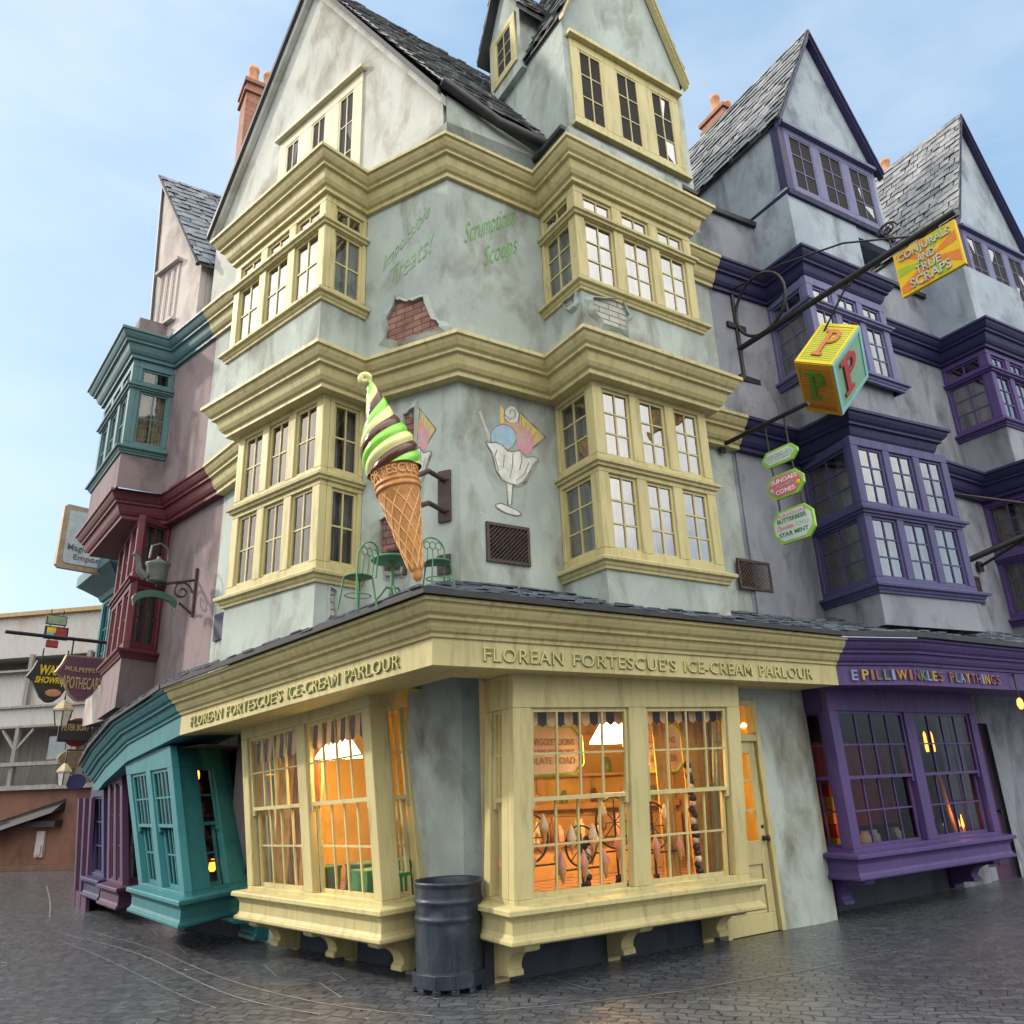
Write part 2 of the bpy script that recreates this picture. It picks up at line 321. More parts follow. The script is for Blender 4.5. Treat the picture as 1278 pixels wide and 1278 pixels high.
def bay(root, P4, z0, z1, tiers, pm, gm, T4=None, post=.10, cpost=.14, label=None, curt=2, shop=False, mould=(), sillp=SILL, sillm=None, th=.10, backing=True, sm=.06):
    """bay window on plan BL, FL, FR, BR: tiers = (v0, v1, front windows, columns, rows, side columns)"""
    P4 = [v2(p) for p in P4]; T4 = [v2(p) for p in (T4 or P4)]
    z0 = z0 if isinstance(z0, (list, tuple)) else [z0] * 4; z1 = z1 if isinstance(z1, (list, tuple)) else [z1] * 4
    mb = MB(); wins = []
    for k in range(3):
        fr = Fr(P4[k], P4[k+1], z0[k], z1[k], T4[k], T4[k+1], zA=(z0[k], z1[k]), zB=(z0[k+1], z1[k+1])); fr.h = (z1[1] + z1[2] - z0[1] - z0[2]) / 2
        e0, e1 = (th if k == 2 else 0), (fr.w - th if k == 0 else fr.w); prev = 0
        for v0, v1, n, cols, rows, sc2 in tiers:
            nn = n if k == 1 else 1; cl = cols if k == 1 else sc2
            fr.box(mb, e0, e1, prev, v0, -th, 0)
            m0 = cpost if k else .10; m1 = (cpost if k < 2 else .10); us = []
            a, b = (e0 + (m0 if k == 1 else sm), e1 - (m1 if k == 1 else sm))
            w = (b - a - post * (nn - 1)) / nn; us = [(a + i * (w + post), a + i * (w + post) + w) for i in range(nn)]
            x = e0
            for q0, q1 in us: fr.box(mb, x, q0, v0, v1, -th, 0); wins.append((fr, q0, q1, v0, v1, cl, rows, k)); x = q1
            fr.box(mb, x, e1, v0, v1, -th, 0); prev = v1
        fr.box(mb, e0, e1, prev, fr.h + (.09 if shop else 0), -th, 0)
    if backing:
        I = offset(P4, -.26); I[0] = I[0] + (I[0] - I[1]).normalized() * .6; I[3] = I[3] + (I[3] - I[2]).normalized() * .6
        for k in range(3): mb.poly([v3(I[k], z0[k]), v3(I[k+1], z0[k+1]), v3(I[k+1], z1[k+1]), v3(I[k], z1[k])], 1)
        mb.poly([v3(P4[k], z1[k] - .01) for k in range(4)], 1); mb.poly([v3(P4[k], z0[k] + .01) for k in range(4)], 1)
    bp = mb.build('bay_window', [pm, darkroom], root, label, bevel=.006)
    for fr, q0, q1, v0, v1, cl, rows, k in wins:
        w = hung(fr, q0, q1, v0, v1, cl, rows[0], rows[1]) if shop else sash(fr, q0, q1, v0, v1, cl, rows)
        w.build('window', [pm, gm], bp)
        if curt and v1 - v0 > .5:
            for s in ([0] if curt == 1 else [1, 2]): curtain(fr, q0 + .01, q1 - .01, v0, v1, -.15, s).build('curtain', curtain_m, bp)
    m = MB(); m.sweep(P4, sillp, 0, z0); m.build('sill', sillm or pm, bp, bevel=.004)
    for h in mould:
        q = [v2(P4[i]) * (1 - h / (z1[i] - z0[i])) + v2(T4[i]) * (h / (z1[i] - z0[i])) for i in range(4)]
        m = MB(); m.sweep(q, MOULD, 0, [z0[i] + h for i in range(4)]); m.build('moulding', pm, bp)
    return bp
def strip(mb, path, z0, z1, m=0):
    n = len(path); z0 = z0 if isinstance(z0, (list, tuple)) else [z0] * n; z1 = z1 if isinstance(z1, (list, tuple)) else [z1] * n
    for i in range(n - 1): mb.poly([v3(path[i], z0[i]), v3(path[i+1], z0[i+1]), v3(path[i+1], z1[i+1]), v3(path[i], z1[i])], m)
def slates(mb, BL, BR, TR, TL, ex=.2, tw=.2, m=0, base=0, sag=0):
    BL, BR, TR, TL = map(V, (BL, BR, TR, TL)); n = (BR - BL).cross(TL - BL).normalized()
    mb.poly([BL, BR, TR, TL], base)
    L = ((TL - BL).length + (TR - BR).length) / 2; rows = max(1, round(L / ex))
    def S(x, y): return (BL * (1-x) + BR * x) * (1-y) + (TL * (1-x) + TR * x) * y
    for j in range(rows):
        y0 = j / rows; y1 = min(1.0, (j + 1.35) / rows); w = (S(1, y0) - S(0, y0)).length; k = max(1, round(w / tw)); off = (j % 2) * .5
        for i in range(-1, k + 1):
            x0, x1 = (i + off) / k, (i + 1 + off) / k
            x0 += rnd.uniform(-.12, .12) / k; x1 += rnd.uniform(-.12, .04) / k; x0, x1 = max(0, x0), min(1, x1)
            if x1 - x0 < .15 / k: continue
            ya = y0 + rnd.uniform(-.14, .10) / rows; lift = rnd.uniform(.014, .040); t = rnd.uniform(.010, .018)
            yb = ya if ya > -.5 else 0; sk = rnd.uniform(-.05, .05) / rows
            a, b, c, d = S(x0, yb), S(x1, yb + sk), S(x1, y1), S(x0, y1)
            mb.hexa([a + n * lift, b + n * (lift + rnd.uniform(-.005, .008)), c + n * .004, d + n * .004, a + n * (lift + t), b + n * (lift + t + .002), c + n * (.004 + t), d + n * (.004 + t)], m)
def gable(root, EL, ER, AP, zb, back, depth, wall, verge, sl, over=.14, eo=.14, winpanel=None, gm=None, pm=None, sides=True, vw=.14, rdepth=None, label=None):
    """gable front with side walls, two slated slopes and barge boards; EL, ER eaves and AP apex in the wall plane, back = unit vector into the roof"""
    EL, ER, AP, B = V(EL), V(ER), V(AP), V(back); f = -B; rd = rdepth or depth
    mb = MB(); bl, br = v3(EL, zb), v3(ER, zb)
    mb.prism([bl, br, ER, AP, EL], B * .12)
    if sides:
        for e, q in ((EL, bl), (ER, br)): s_ = (e - (EL + ER) / 2); s_.z = 0; s_ = s_.normalized() * -.1; mb.hexa([q + B * .12, q + B * depth, q + B * depth + s_, q + B * .12 + s_, e + B * .12, e + B * depth, e + B * depth + s_, e + B * .12 + s_])
    mb.build('gable_wall', wall, root, label)
    rf = MB()
    for e, k in ((EL, 0), (ER, 1)):
        dn = (e - AP).normalized(); lo = e + dn * eo; up = V((0, 0, .05))
        a0, a1 = lo + f * over + up, lo + B * rd + up; t0, t1 = AP + f * over + up, AP + B * rd + up
        if k == 0: slates(rf, a1, a0, t0, t1, .2, .22)
        else: slates(rf, a0, a1, t1, t0, .2, .22)
        th = dn.cross(f).normalized(); th = th if th.z < 0 else -th
        rf.hexa([lo + f * over, lo + B * rd, AP + B * rd, AP + f * over, lo + f * over + up * .9, lo + B * rd + up * .9, AP + B * rd + up * .9, AP + f * over + up * .9], 1)
    rf.build('roof', [sl, lead], root)
    for e in (EL, ER):
        dn = (e - AP).normalized(); lo = e + dn * (eo + .02); q = MB(); h = V((0, 0, -vw))
        q.hexa([AP + f * .13 + h * 1.3, lo + f * .13 + h, lo + f * .02 + h, AP + f * .02 + h * 1.3, AP + f * .13, lo + f * .13, lo + f * .02, AP + f * .02])
        q.hexa([AP + f * .16 + h * .45, lo + f * .16 + h * .4, lo + f * .13 + h * .4, AP + f * .13 + h * .45, AP + f * .16 + V((0,0,.03)), lo + f * .16 + V((0,0,.03)), lo + f * .13 + V((0,0,.03)), AP + f * .13 + V((0,0,.03))])
        q.build('bargeboard', verge, root, bevel=.005)
def winrow(root, fr, u0, u1, v0, v1, n, cols, rows, pm, gm, hood=True, name='window_panel', frame=.09, post=.12):
    mb = MB(); b = fr.box
    b(mb, u0, u1, v0, v0 + frame, -.02, .03); b(mb, u0, u1, v1 - frame, v1, -.02, .03)
    a, c = u0 + frame, u1 - frame; w = (c - a - post * (n - 1)) / n; x = u0; ws = []
    for i in range(n):
        q = a + i * (w + post); b(mb, x, q, v0 + frame, v1 - frame, -.02, .03); ws.append((q, q + w)); x = q + w
    b(mb, x, u1, v0 + frame, v1 - frame, -.02, .03)
    if hood: b(mb, u0 - .05, u1 + .05, v1, v1 + .07, 0, .11); b(mb, u0 - .05, u1 + .05, v0 - .06, v0, 0, .09)
    p = mb.build(name, pm, root, bevel=.005)
    for q0, q1 in ws:
        s = sash(fr, q0, q1, v0 + frame, v1 - frame, cols, rows, .022, .03, .018); P = fr.P
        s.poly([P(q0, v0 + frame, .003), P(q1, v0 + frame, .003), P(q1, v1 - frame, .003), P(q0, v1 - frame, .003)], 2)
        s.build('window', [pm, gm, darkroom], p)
def chimney(root, c, w, d, az, z0, z1, pots, label=None):
    n, t = N(az), D(az); c = V((c[0], c[1], 0)); mb = MB()
    def bx(w_, d_, a, b, m=0): O = c - t * (w_/2) - n * (d_/2); mb.box(v3(O, a), t * w_, n * d_, (0, 0, b - a), m)
    bx(w, d, z0, z1 - .34); bx(w + .10, d + .10, z1 - .34, z1 - .26); bx(w + .02, d + .02, z1 - .26, z1 - .10); bx(w + .12, d + .12, z1 - .10, z1); bx(w - .04, d - .04, z1, z1 + .05, 1)
    o = mb.build('chimney', [brick, lead], root, label)
    for i in range(pots):
        m = MB(); p = c + t * (w * ((i + .5) / pots - .5)); m.lathe(v3(p, z1 + .03), [(.14, 0), (.14, .06), (.125, .08), (.095, .50), (.112, .52), (.112, .60), (.085, .60), (.08, .3)], 0, 16, caps=False); m.build('chimney_pot', terracotta, o)
def corbel(root, P, n, t, depth, h, w, pm):                              # scrolled bracket under a sill
    pr = [(0, 0), (depth, 0), (depth, -.05), (depth - .03, -.07)]
    for i in range(9): a = i / 8 * math.pi / 2; pr.append((depth - .05 - (depth * .45) * math.sin(a), -.07 - h * .42 * (1 - math.cos(a))))
    x0, y0 = pr[-1]
    pr += [(x0 + .03, y0 - .02), (x0 + .035, y0 - .06)]
    for i in range(7): a = i / 6 * math.pi / 2; pr.append((x0 + .03 - (x0 + .03 - .06) * math.sin(a), y0 - .07 - (h + y0 - .07 - .03) * (1 - math.cos(a)) ))
    pr += [(.06, -h), (0, -h)]
    mb = MB(); mb.prism([P + n * a + V((0, 0, b)) - t * (w/2) for a, b in pr], t * w); return mb.build('bracket', pm, root, bevel=.008)
def patch(mb, fr, pts, d0, d1, m=0):
    mb.add([fr.P(u, v, d0) for u, v in pts] + [fr.P(u, v, d1) for u, v in pts], [list(range(len(pts), 2*len(pts)))] + [(i, (i+1) % len(pts), len(pts) + (i+1) % len(pts), len(pts) + i) for i in range(len(pts))], m)

# ------------------------------------------------------------------ the plan: right hand street wall, left hand street wall
G = V((3.03, 10.19)); AR = 57.3; nR = N(AR); dR = D(AR); AP_ = 60.0; nP = N(AP_); dP = D(AP_)
def RP(s, o=0): q = V((G.x, G.y, 0)) + dR * s + nR * o; return V((q.x, q.y))
O2 = [(-5.05, 11.0), (-3.80, 9.92), (-4.28, 9.33), (-2.19, 7.54), (-1.72, 8.06), (-.645, 7.45), (.44, 8.17), (.855, 7.54), (3.07, 8.99), (2.67, 9.62), (3.42, 10.1)]
O1 = [(-4.8, 11.08), (-3.62, 9.78), (-4.10, 9.20), (-2.13, 7.60), (-1.68, 8.07), (-.54, 7.52), (.46, 8.16), (.88, 7.51), (3.07, 8.93), (2.65, 9.57), (3.45, 10.05)]
O2N = [(-8.35, 13.58), (-6.54, 11.34), (-5.95, 11.78), (-5.05, 11.0)]; O2N = [(-7.8, 14.0)] + O2N
O1N = [(-8.0, 14.8), (-8.56, 14.3), (-6.62, 11.85), (-6.0, 12.25), (-4.8, 11.08)]
O2P = [(3.42, 10.1), (4.20, 10.52), (4.59, 9.85), (6.58, 11.0), (6.20, 11.65), (8.25, 12.83), (8.68, 12.08), (10.9, 13.36), (10.5, 14.0), (12.5, 15.2)]
O1P = [(3.45, 10.05), (4.35, 10.58), (4.80, 9.86), (6.76, 10.82), (6.42, 11.45), (8.35, 12.70), (8.80, 11.98), (10.9, 13.2), (10.5, 13.9), (12.5, 15.1)]
ZC1, ZC2 = 6.6, 9.4

# ================================================================== the yellow corner house
shop = thing('corner_shop_house', (-.6, 8.4, 0), 'tall pale green corner house with yellow trim and a lit ice cream parlour below', 'building')
S2, S1 = offset(O2, -.30), offset(O1, -.38)
w = MB(); strip(w, S2, ZC1 - .04, 7.48); strip(w, [S2[0], S2[1]], 7.48, 9.45); strip(w, S2[4:7], 7.48, 9.45); strip(w, S2[9:], 7.48, 9.45)
strip(w, S1, 3.2, 4.0); strip(w, [S1[0], S1[1]], 4.0, 6.6); strip(w, S1[4:7], 4.0, 6.6); strip(w, S1[9:], 4.0, 6.6)
strip(w, [S2[0], S2[1], S2[4], S2[5], S2[6], S2[9], S2[10]], 9.38, [9.44, 9.44, 9.44, 9.9, 10, 10, 10])
strip(w, S2[5:], 9.38, [10.35, 10.1, 9.9, 9.9, 9.9, 10.3])
w.build('wall', mint_plaster, shop)
m = MB(); m.sweep(S2, CORN, 0, [ZC2] * 11); m.build('cornice', yellow, shop, bevel=.004)
m = MB(); m.sweep(offset(O1, -.30), CORN1, 0, [ZC1] * 11); m.build('cornice', yellow, shop, bevel=.004)
T2L = [(.10, 1.0, 3, 2, 2, 2), (1.14, 1.38, 3, 2, 1, 2)]; T2R = [(.10, 1.0, 3, 2, 3, 2), (1.14, 1.38, 3, 2, 1, 2)]
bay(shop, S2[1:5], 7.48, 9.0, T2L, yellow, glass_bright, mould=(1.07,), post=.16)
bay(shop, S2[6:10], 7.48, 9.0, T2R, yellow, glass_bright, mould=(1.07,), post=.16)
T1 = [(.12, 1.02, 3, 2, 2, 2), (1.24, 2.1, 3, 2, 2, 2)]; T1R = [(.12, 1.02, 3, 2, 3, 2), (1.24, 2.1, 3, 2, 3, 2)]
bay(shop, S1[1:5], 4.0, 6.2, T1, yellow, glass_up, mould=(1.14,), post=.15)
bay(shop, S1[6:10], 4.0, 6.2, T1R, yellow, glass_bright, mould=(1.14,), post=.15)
# gables and roof
gl = V((-.70, 7.85)); AL = -51
GP = (-.70, 7.85)
gR_ = on(GP, AL, 553, 118); gA = on(GP, AL, 395, -23); gA.z = min(gA.z, 15.2)
hw = (v2(gR_) - v2(gA)).length
gL_ = V((gA.x, gA.y, gR_.z)) + D(AL) * hw; gL_ = gA + (gL_ - gA) * ((gA.z - 11.25) / (gA.z - gL_.z))
ridge = D(55)
mb = MB(); fr = Fr(v2(gL_), v2(gR_), 9.38, 15); zb = 9.38
mb.prism([v3(gL_, zb), v3(gR_, zb), gR_, gA, gL_], -fr.n * .15)
mb.build('gable_wall', pale_plaster, shop)
e2 = v3(RP(-2.9, .05), gR_.z - .27); rend = gA + ridge * 5.2
rf = MB(); up = V((0, 0, .06)); fo = fr.n * .12
mid = gR_.lerp(e2, .5) + V((0, 0, -.10))
slates(rf, gR_ + nR * .1 + fo * .3 + up, e2 + nR * .1 + up - V((0,0,.0)), gA + ridge * 3.6 + up, gA + fo + up, .2, .22)
ob = v3(gL_, gR_.z) - fr.n * 5
slates(rf, gL_ + ridge * 5 + up, gL_ + fo + up - D(AL) * 0, gA + fo + up, gA + ridge * 5 + up, .26, .3)
rf.build('roof', [slate_warm, lead], shop)
q = MB(); q.tube([gR_ + nR * .12 + up * .6 + fo * .8, mid + nR * .12, e2 + nR * .13 + V((0, 0, -.04)), e2 + nR * .13 + dR * .05], .07, 0, 8); q.build('gutter', lead, shop)
for e in (gR_, gL_):
    q = MB(); dn = (e - gA).normalized(); lo = e + dn * .12; h = V((0, 0, -.17)); f = fr.n
    q.hexa([gA + f * .11 + h * 1.3, lo + f * .11 + h, lo + f * .003 + h, gA + f * .003 + h * 1.3, gA + f * .11, lo + f * .11, lo + f * .003, gA + f * .003]); q.build('bargeboard', pale_plaster, shop, bevel=.01)
    q = MB(); q.hexa([gA + f * .17 + h * .3, lo + f * .17 + h * .3, lo + f * .11 + h * .3, gA + f * .11 + h * .3, gA + f * .17 - h * .4, lo + f * .17 - h * .4, lo + f * .11 - h * .4, gA + f * .11 - h * .4]); q.build('verge', lead, shop)
cream_paint = paint('cream_paint', (.50, .48, .35, 1), .5)
pa = on(GP, AL, 455, 90); pb = on(GP, AL, 352, 175)
ua = (v2(pb) - v2(gL_)).length; ub = (v2(pa) - v2(gL_)).length; fg = Fr(v2(gL_), v2(gR_), 9.38, 15)
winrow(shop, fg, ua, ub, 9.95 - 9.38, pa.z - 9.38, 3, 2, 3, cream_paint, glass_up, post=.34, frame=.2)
# right hand gable over the bay
RO = .62
gp = RP(0, RO); EL, ER = on(gp, AR, 699, 9), on(gp, AR, 848, 107); EL.z = ER.z = (EL.z + ER.z) / 2
A2 = (EL + ER) / 2; A2.z = EL.z + 3.1
gable(shop, EL, ER, A2, 9.9, -nR, 2.0, mint_plaster, yellow, slate_warm, rdepth=4.5, vw=.085)
fg = Fr(v2(EL), v2(ER), 9.9, 12)
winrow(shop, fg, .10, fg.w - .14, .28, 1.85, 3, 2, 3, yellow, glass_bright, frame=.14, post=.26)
m = MB(); m.sweep([RP(-2.98, -1.4), RP(-2.98, RO), RP(-.6, RO), RP(-.6, -.6)], [(0, -.05), (.06, -.05), (.07, 0), (0, .08)], 0, [9.95] * 4); m.build('flashing', lead, shop)
# little dormer on the left slope of that gable
d0 = V((EL.x, EL.y, 0)) - nR * 1.05
dn_, dt_ = -dR, nR                                                       # faces left along the street wall
O = v3(d0, 0) + dn_ * .10 + dt_ * .16; fd = Fr(v2(O - dt_ * .9), v2(O), 12.0, 13.9)
mb = MB(); mb.prism([fd.P(0, 0), fd.P(fd.w, 0), fd.P(fd.w, 1.3), fd.P(fd.w/2, 2.2), fd.P(0, 1.3)], -fd.n * 1.6); dm = mb.build('dormer', mint_plaster, shop)
rf = MB(); ap, c, s_ = fd.P(fd.w/2, 2.25, .16), fd.P(fd.w + .16, 1.05, .16), fd.P(-.16, 1.05, .16); bk = -fd.n * 1.8
slates(rf, c, c + bk, ap + bk, ap, .18, .2); slates(rf, s_ + bk, s_, ap, ap + bk, .18, .2)
rf.hexa([c - V((0,0,.1)), c + bk - V((0,0,.1)), ap + bk - V((0,0,.1)), ap - V((0,0,.1)), c, c + bk, ap + bk, ap], 1); rf.hexa([s_ - V((0,0,.1)), s_ + bk - V((0,0,.1)), ap + bk - V((0,0,.1)), ap - V((0,0,.1)), s_, s_ + bk, ap + bk, ap], 1)
rf.build('dormer_roof', [slate_warm, lead], dm)
winrow(dm, fd, .10, fd.w - .10, .22, 1.25, 1, 2, 3, yellow, glass_bright, hood=False, name='window_frame', frame=.12)
cq = ray(318, 180); cpos = EYEP + cq * (12.6 / cq.y)
ztop = on(cpos, 90, 318, 118).z
chimney(shop, cpos, .62, .55, AR, 9, ztop, 2, 'tall red brick chimney stack with clay pots')

# ---- ground floor of the corner house
PB = V((-1.29, 7.95, 0)) - N(132.5) * .10
l_tl, l_bl, l_tr, l_br = on(PB, -47.5, 300, 909.5), on(PB, -47.5, 309, 1111), on(PB, -47.5, 459, 861), on(PB, -47.5, 477.6, 1133)
inL = -N(132.5) * .6
L4 = [l_bl + inL, l_bl, l_br, l_br + inL]; L4t = [l_tl + inL, l_tl, l_tr, l_tr + inL]
SHOPSILL = [(-.05, -.30), (.08, -.30), (.10, -.285), (.10, -.255), (.075, -.24), (.06, -.21), (.06, -.115), (.075, -.085), (.11, -.055), (.135, -.05), (.135, -.012), (.125, 0), (-.11, .03)]
z0l = [l_bl.z, l_bl.z, l_br.z, l_br.z]; z1l = [l_tl.z, l_tl.z, l_tr.z, l_tr.z]
bl_bay = bay(shop, L4, z0l, z1l, [(.05, 1.80, 2, 4, (2, 2), 2)], yellow, glass_shop, L4t, .17, .13, 'yellow shop bay window with two tall sashes left of the corner', 0, True, sm=.13, sillp=SHOPSILL, backing=False)
PR = RP(0, .45)
r_tl, r_bl, r_tr, r_br = on(PR, AR, 640, 847), on(PR, AR, 642, 1133), on(PR, AR, 921, 851), on(PR, AR, 936, 1097)
inR = -nR * .55
R4 = [r_bl + inR, r_bl, r_br, r_br + inR]; R4t = [r_tl + inR, r_tl, r_tr, r_tr + inR]
z0r = [r_bl.z, r_bl.z, r_br.z, r_br.z]; z1r = [r_tl.z, r_tl.z, r_tr.z, r_tr.z]
br_bay = bay(shop, R4, z0r, z1r, [(.05, 1.78, 2, 4, (2, 2), 2)], yellow, glass_shop, R4t, .23, .20, 'yellow shop bay window with two tall sashes right of the corner', 0, True, sm=.12, sillp=SHOPSILL, backing=False)
for (bb, A, B, z, n, t) in ((bl_bay, l_bl, l_br, l_bl.z - .30, N(132.5), D(132.5)), (br_bay, r_bl, r_br, r_bl.z - .30, nR, dR)):
    for k in (.06, .5, .94): corbel(bb, v3(A.lerp(B, k), z) - n * .6, n, t, .60, .40, .16, yellow)
# walls behind and between the bays, with the rounded corner pier
pier = [v2(L4[3]), V((-1.22, 8.66)), V((-.98, 8.58)), V((-.62, 8.50)), V((-.30, 8.60)), V((-.18, 8.62)), v2(R4[0])]
wb = MB(); pw = [(p.x, p.y) for p in pier]
strip(wb, pier, 0, 3.0, 0)
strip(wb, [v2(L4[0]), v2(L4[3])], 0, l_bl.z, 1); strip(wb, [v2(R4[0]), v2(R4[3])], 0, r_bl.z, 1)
strip(wb, [V((-4.0, 11.32)), v2(L4[0])], 0, 3.0, 0)
dl, dr_ = RP(-.98), RP(-.02)                                               # the doorway
strip(wb, [v2(R4[3]), dl], 0, 3.0, 0)
strip(wb, [dr_, RP(.28, .02), RP(.62, .04), RP(.95)], 0, 3.0, 0)
strip(wb, [dl, dr_], 2.62, 3.0, 0)
strip(wb, [RP(-.8), RP(1.2)], 2.9, 3.5, 0)
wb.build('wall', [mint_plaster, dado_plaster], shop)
door = MB(); fdr = Fr(dl, dr_, 0, 2.65); b = fdr.box; W = fdr.w
for u0, u1, v0, v1, d0, d1 in ((0, .07, 0, 2.62, -.12, .02), (W - .07, W, 0, 2.62, -.12, .02), (.07, W - .07, 2.55, 2.62, -.12, .02), (.07, W - .07, 2.12, 2.20, -.1, .015),
        (.08, W - .08, 0.0, .2, -.07, -.03), (.08, .2, .2, 2.12, -.07, -.03), (W - .2, W - .08, .2, 2.12, -.07, -.03), (.2, W - .2, .72, .98, -.07, -.03), (.2, W - .2, 1.98, 2.12, -.07, -.03), (.2, W - .2, .2, .72, -.065, -.055), (.27, W - .27, .27, .65, -.055, -.04)): b(door, u0, u1, v0, v1, d0, d1)
for v in (1.30, 1.64): b(door, .2, W - .2, v, v + .03, -.065, -.035)
b(door, W/2 - .015, W/2 + .015, .98, 1.98, -.062, -.038)
door.poly([fdr.P(.2, .98, -.05), fdr.P(W - .2, .98, -.05), fdr.P(W - .2, 1.98, -.05), fdr.P(.2, 1.98, -.05)], 1)
door.poly([fdr.P(.07, 2.2, -.06), fdr.P(W - .07, 2.2, -.06), fdr.P(W - .07, 2.55, -.06), fdr.P(.07, 2.55, -.06)], 1)
door = door.build('door', [yellow, glass_shop], shop, 'yellow half glazed door with transom light', bevel=.005)
h = MB(); X, Z_ = fdr.P(W - .13, 1.0, -.03), fdr.n
h.lathe(X, [(.03, 0), (.03, .012), (.015, .02), (.014, .045), (.032, .055), (.036, .075), (.02, .09)], 0, 14, D(AR), (0, 0, 1), Z_); h.lathe(fdr.P(W - .13, 1.13, -.03), [(.02, 0), (.02, .012), (.006, .014)], 0, 12, D(AR), (0, 0, 1), Z_); h.build('handle', iron, door)
# fascia, its mouldings and lettering
FC = V((-.755, 6.89)); FLend = on(FC, -47.5, 224, 918); FRend = on(FC, AR, 1046, 849)
Fpath = [v2(FLend), FC, v2(FRend)]; Fz = [FLend.z, 2.75, 2.75]
FPROF = [(-.75, .01), (0, 0), (0, .25), (.025, .25), (.03, .285), (.06, .30), (.085, .34), (.095, .385), (.14, .39), (.145, .42), (.185, .445), (.215, .49), (.225, .525), (.26, .53), (.26, .565), (-.3, .61)]
m = MB(); m.sweep(Fpath, FPROF, 0, Fz); fascia = m.build('fascia', yellow, shop, 'yellow fascia with raised green edged shop lettering', bevel=.004)
lettergreen = paint('letter_green', (.16, .21, .10, 1), .4); letter_y = paint('letter_yellow', (.62, .55, .24, 1), .3)
fL = Fr(v2(FLend), FC, 2.6, 2.85, zA=(FLend.z, FLend.z + .25), zB=(2.75, 3.0)); fL.h = .25
fR_ = Fr(FC, v2(FRend), 2.75, 3.0)
def frieze(fr, p0, p1, body, P0, az, mats, v0, v1):
    u0 = (v2(on(P0, az, *p0)) - v2(fr.a)).length; u1 = (v2(on(P0, az, *p1)) - v2(fr.a)).length
    cw = {'I': .42, "'": .42, '-': .55, ' ': .95, 'M': 1.25, 'U': 1.05, 'O': 1.2, 'E': .85, 'F': .8, 'L': .8}; tot = sum(cw.get(c, 1) for c in body); x = 0
    for word in body.split(' '):
        ww = sum(cw.get(c, 1) for c in word); q0, q1 = u0 + (u1 - u0) * x / tot, u0 + (u1 - u0) * (x + ww) / tot; x += ww + cw[' ']; a = MB()
        text(a, word, fr.P, q0 + .008, v0 - .008, q1 + .008, v1 - .008, .002, .012, 0, off=.012, spacing=1.08); text(a, word, fr.P, q0, v0, q1, v1, .004, .022, 1, off=-.022, spacing=1.08)
        a.build('lettering', mats, fascia)
frieze(fL, (240, 897), (499, 823), "FLOREAN FORTESCUE'S ICE-CREAM PARLOUR", FC, -47.5, [lettergreen, letter_y], .065, .185)
frieze(fR_, (603, 815), (1011, 833), "FLOREAN FORTESCUE'S ICE-CREAM PARLOUR", FC, AR, [lettergreen, letter_y], .06, .185)
# slated pent roof over the shop front
Po = offset(Fpath, .30)
pin = [V((-4.75, 11.3)), V((-.58, 8.05)), RP(1.0, -.05)]; pzo = [Fz[0] + .60, 3.35, 3.35]; pzi = [3.42, 3.78, 3.76]
m = MB()
for i in range(2): slates(m, v3(Po[i], pzo[i]), v3(Po[i+1], pzo[i+1]), v3(pin[i+1], pzi[i+1]), v3(pin[i], pzi[i]), .15, .19, 0, 1)
m.build('pent_roof', [slate, lead], shop)
m = MB(); m.sweep(Po, [(-.02, -.03), (.012, -.03), (.016, .025), (-.02, .03)], 0, pzo); m.build('gutter', lead, shop)
# painted mural, old lettering, bare brick and grilles on the corner walls
fw1 = Fr(S1[4], S1[5], 3.7, 6.6); fw2 = Fr(S1[5], S1[6], 3.7, 6.6); fu1 = Fr(S2[4], S2[5], 6.6, 9.4); fu2 = Fr(S2[5], S2[6], 6.6, 9.4)
def uvof(fr, az, x, y): p = on(fr.a, az, x, y); return ((v2(p) - v2(fr.a)).length * (1 if (v2(p) - v2(fr.a)).dot(v2(fr.b) - v2(fr.a)) > 0 else -1), p.z - fr.a.z)
def azof(fr): t = fr.b - fr.a; return math.degrees(math.atan2(t.x, t.y))
greenink = plain('faded_green_paint', (.11, .31, .07, 1), .8, 0, .4); faintink = plain('washed_out_green_paint', (.20, .36, .18, 1), .85, 0, .3)
def script(fr, x0, y0, x1, y1, hgt, body, mat, lab=None, shear=.35):
    a0, b0 = uvof(fr, azof(fr), x0, y0); a1, b1 = uvof(fr, azof(fr), x1, y1); m = MB()
    text(m, body, fr.P, a0, b0, a1, b0 + hgt, .003, .006, 0, shear, -.008, b1 - b0); m.build('mural_lettering', mat, shop, lab)
script(fu2, 580, 312, 643, 286, .40, 'Scrumptious', greenink, 'green script on the plaster right of the corner'); script(fu2, 604, 340, 646, 322, .38, 'Scoops', greenink)
script(fu1, 478, 345, 537, 273, .26, 'Impossible', faintink, 'washed out green script left of the corner'); script(fu1, 487, 360, 541, 312, .30, 'Treats!', faintink)
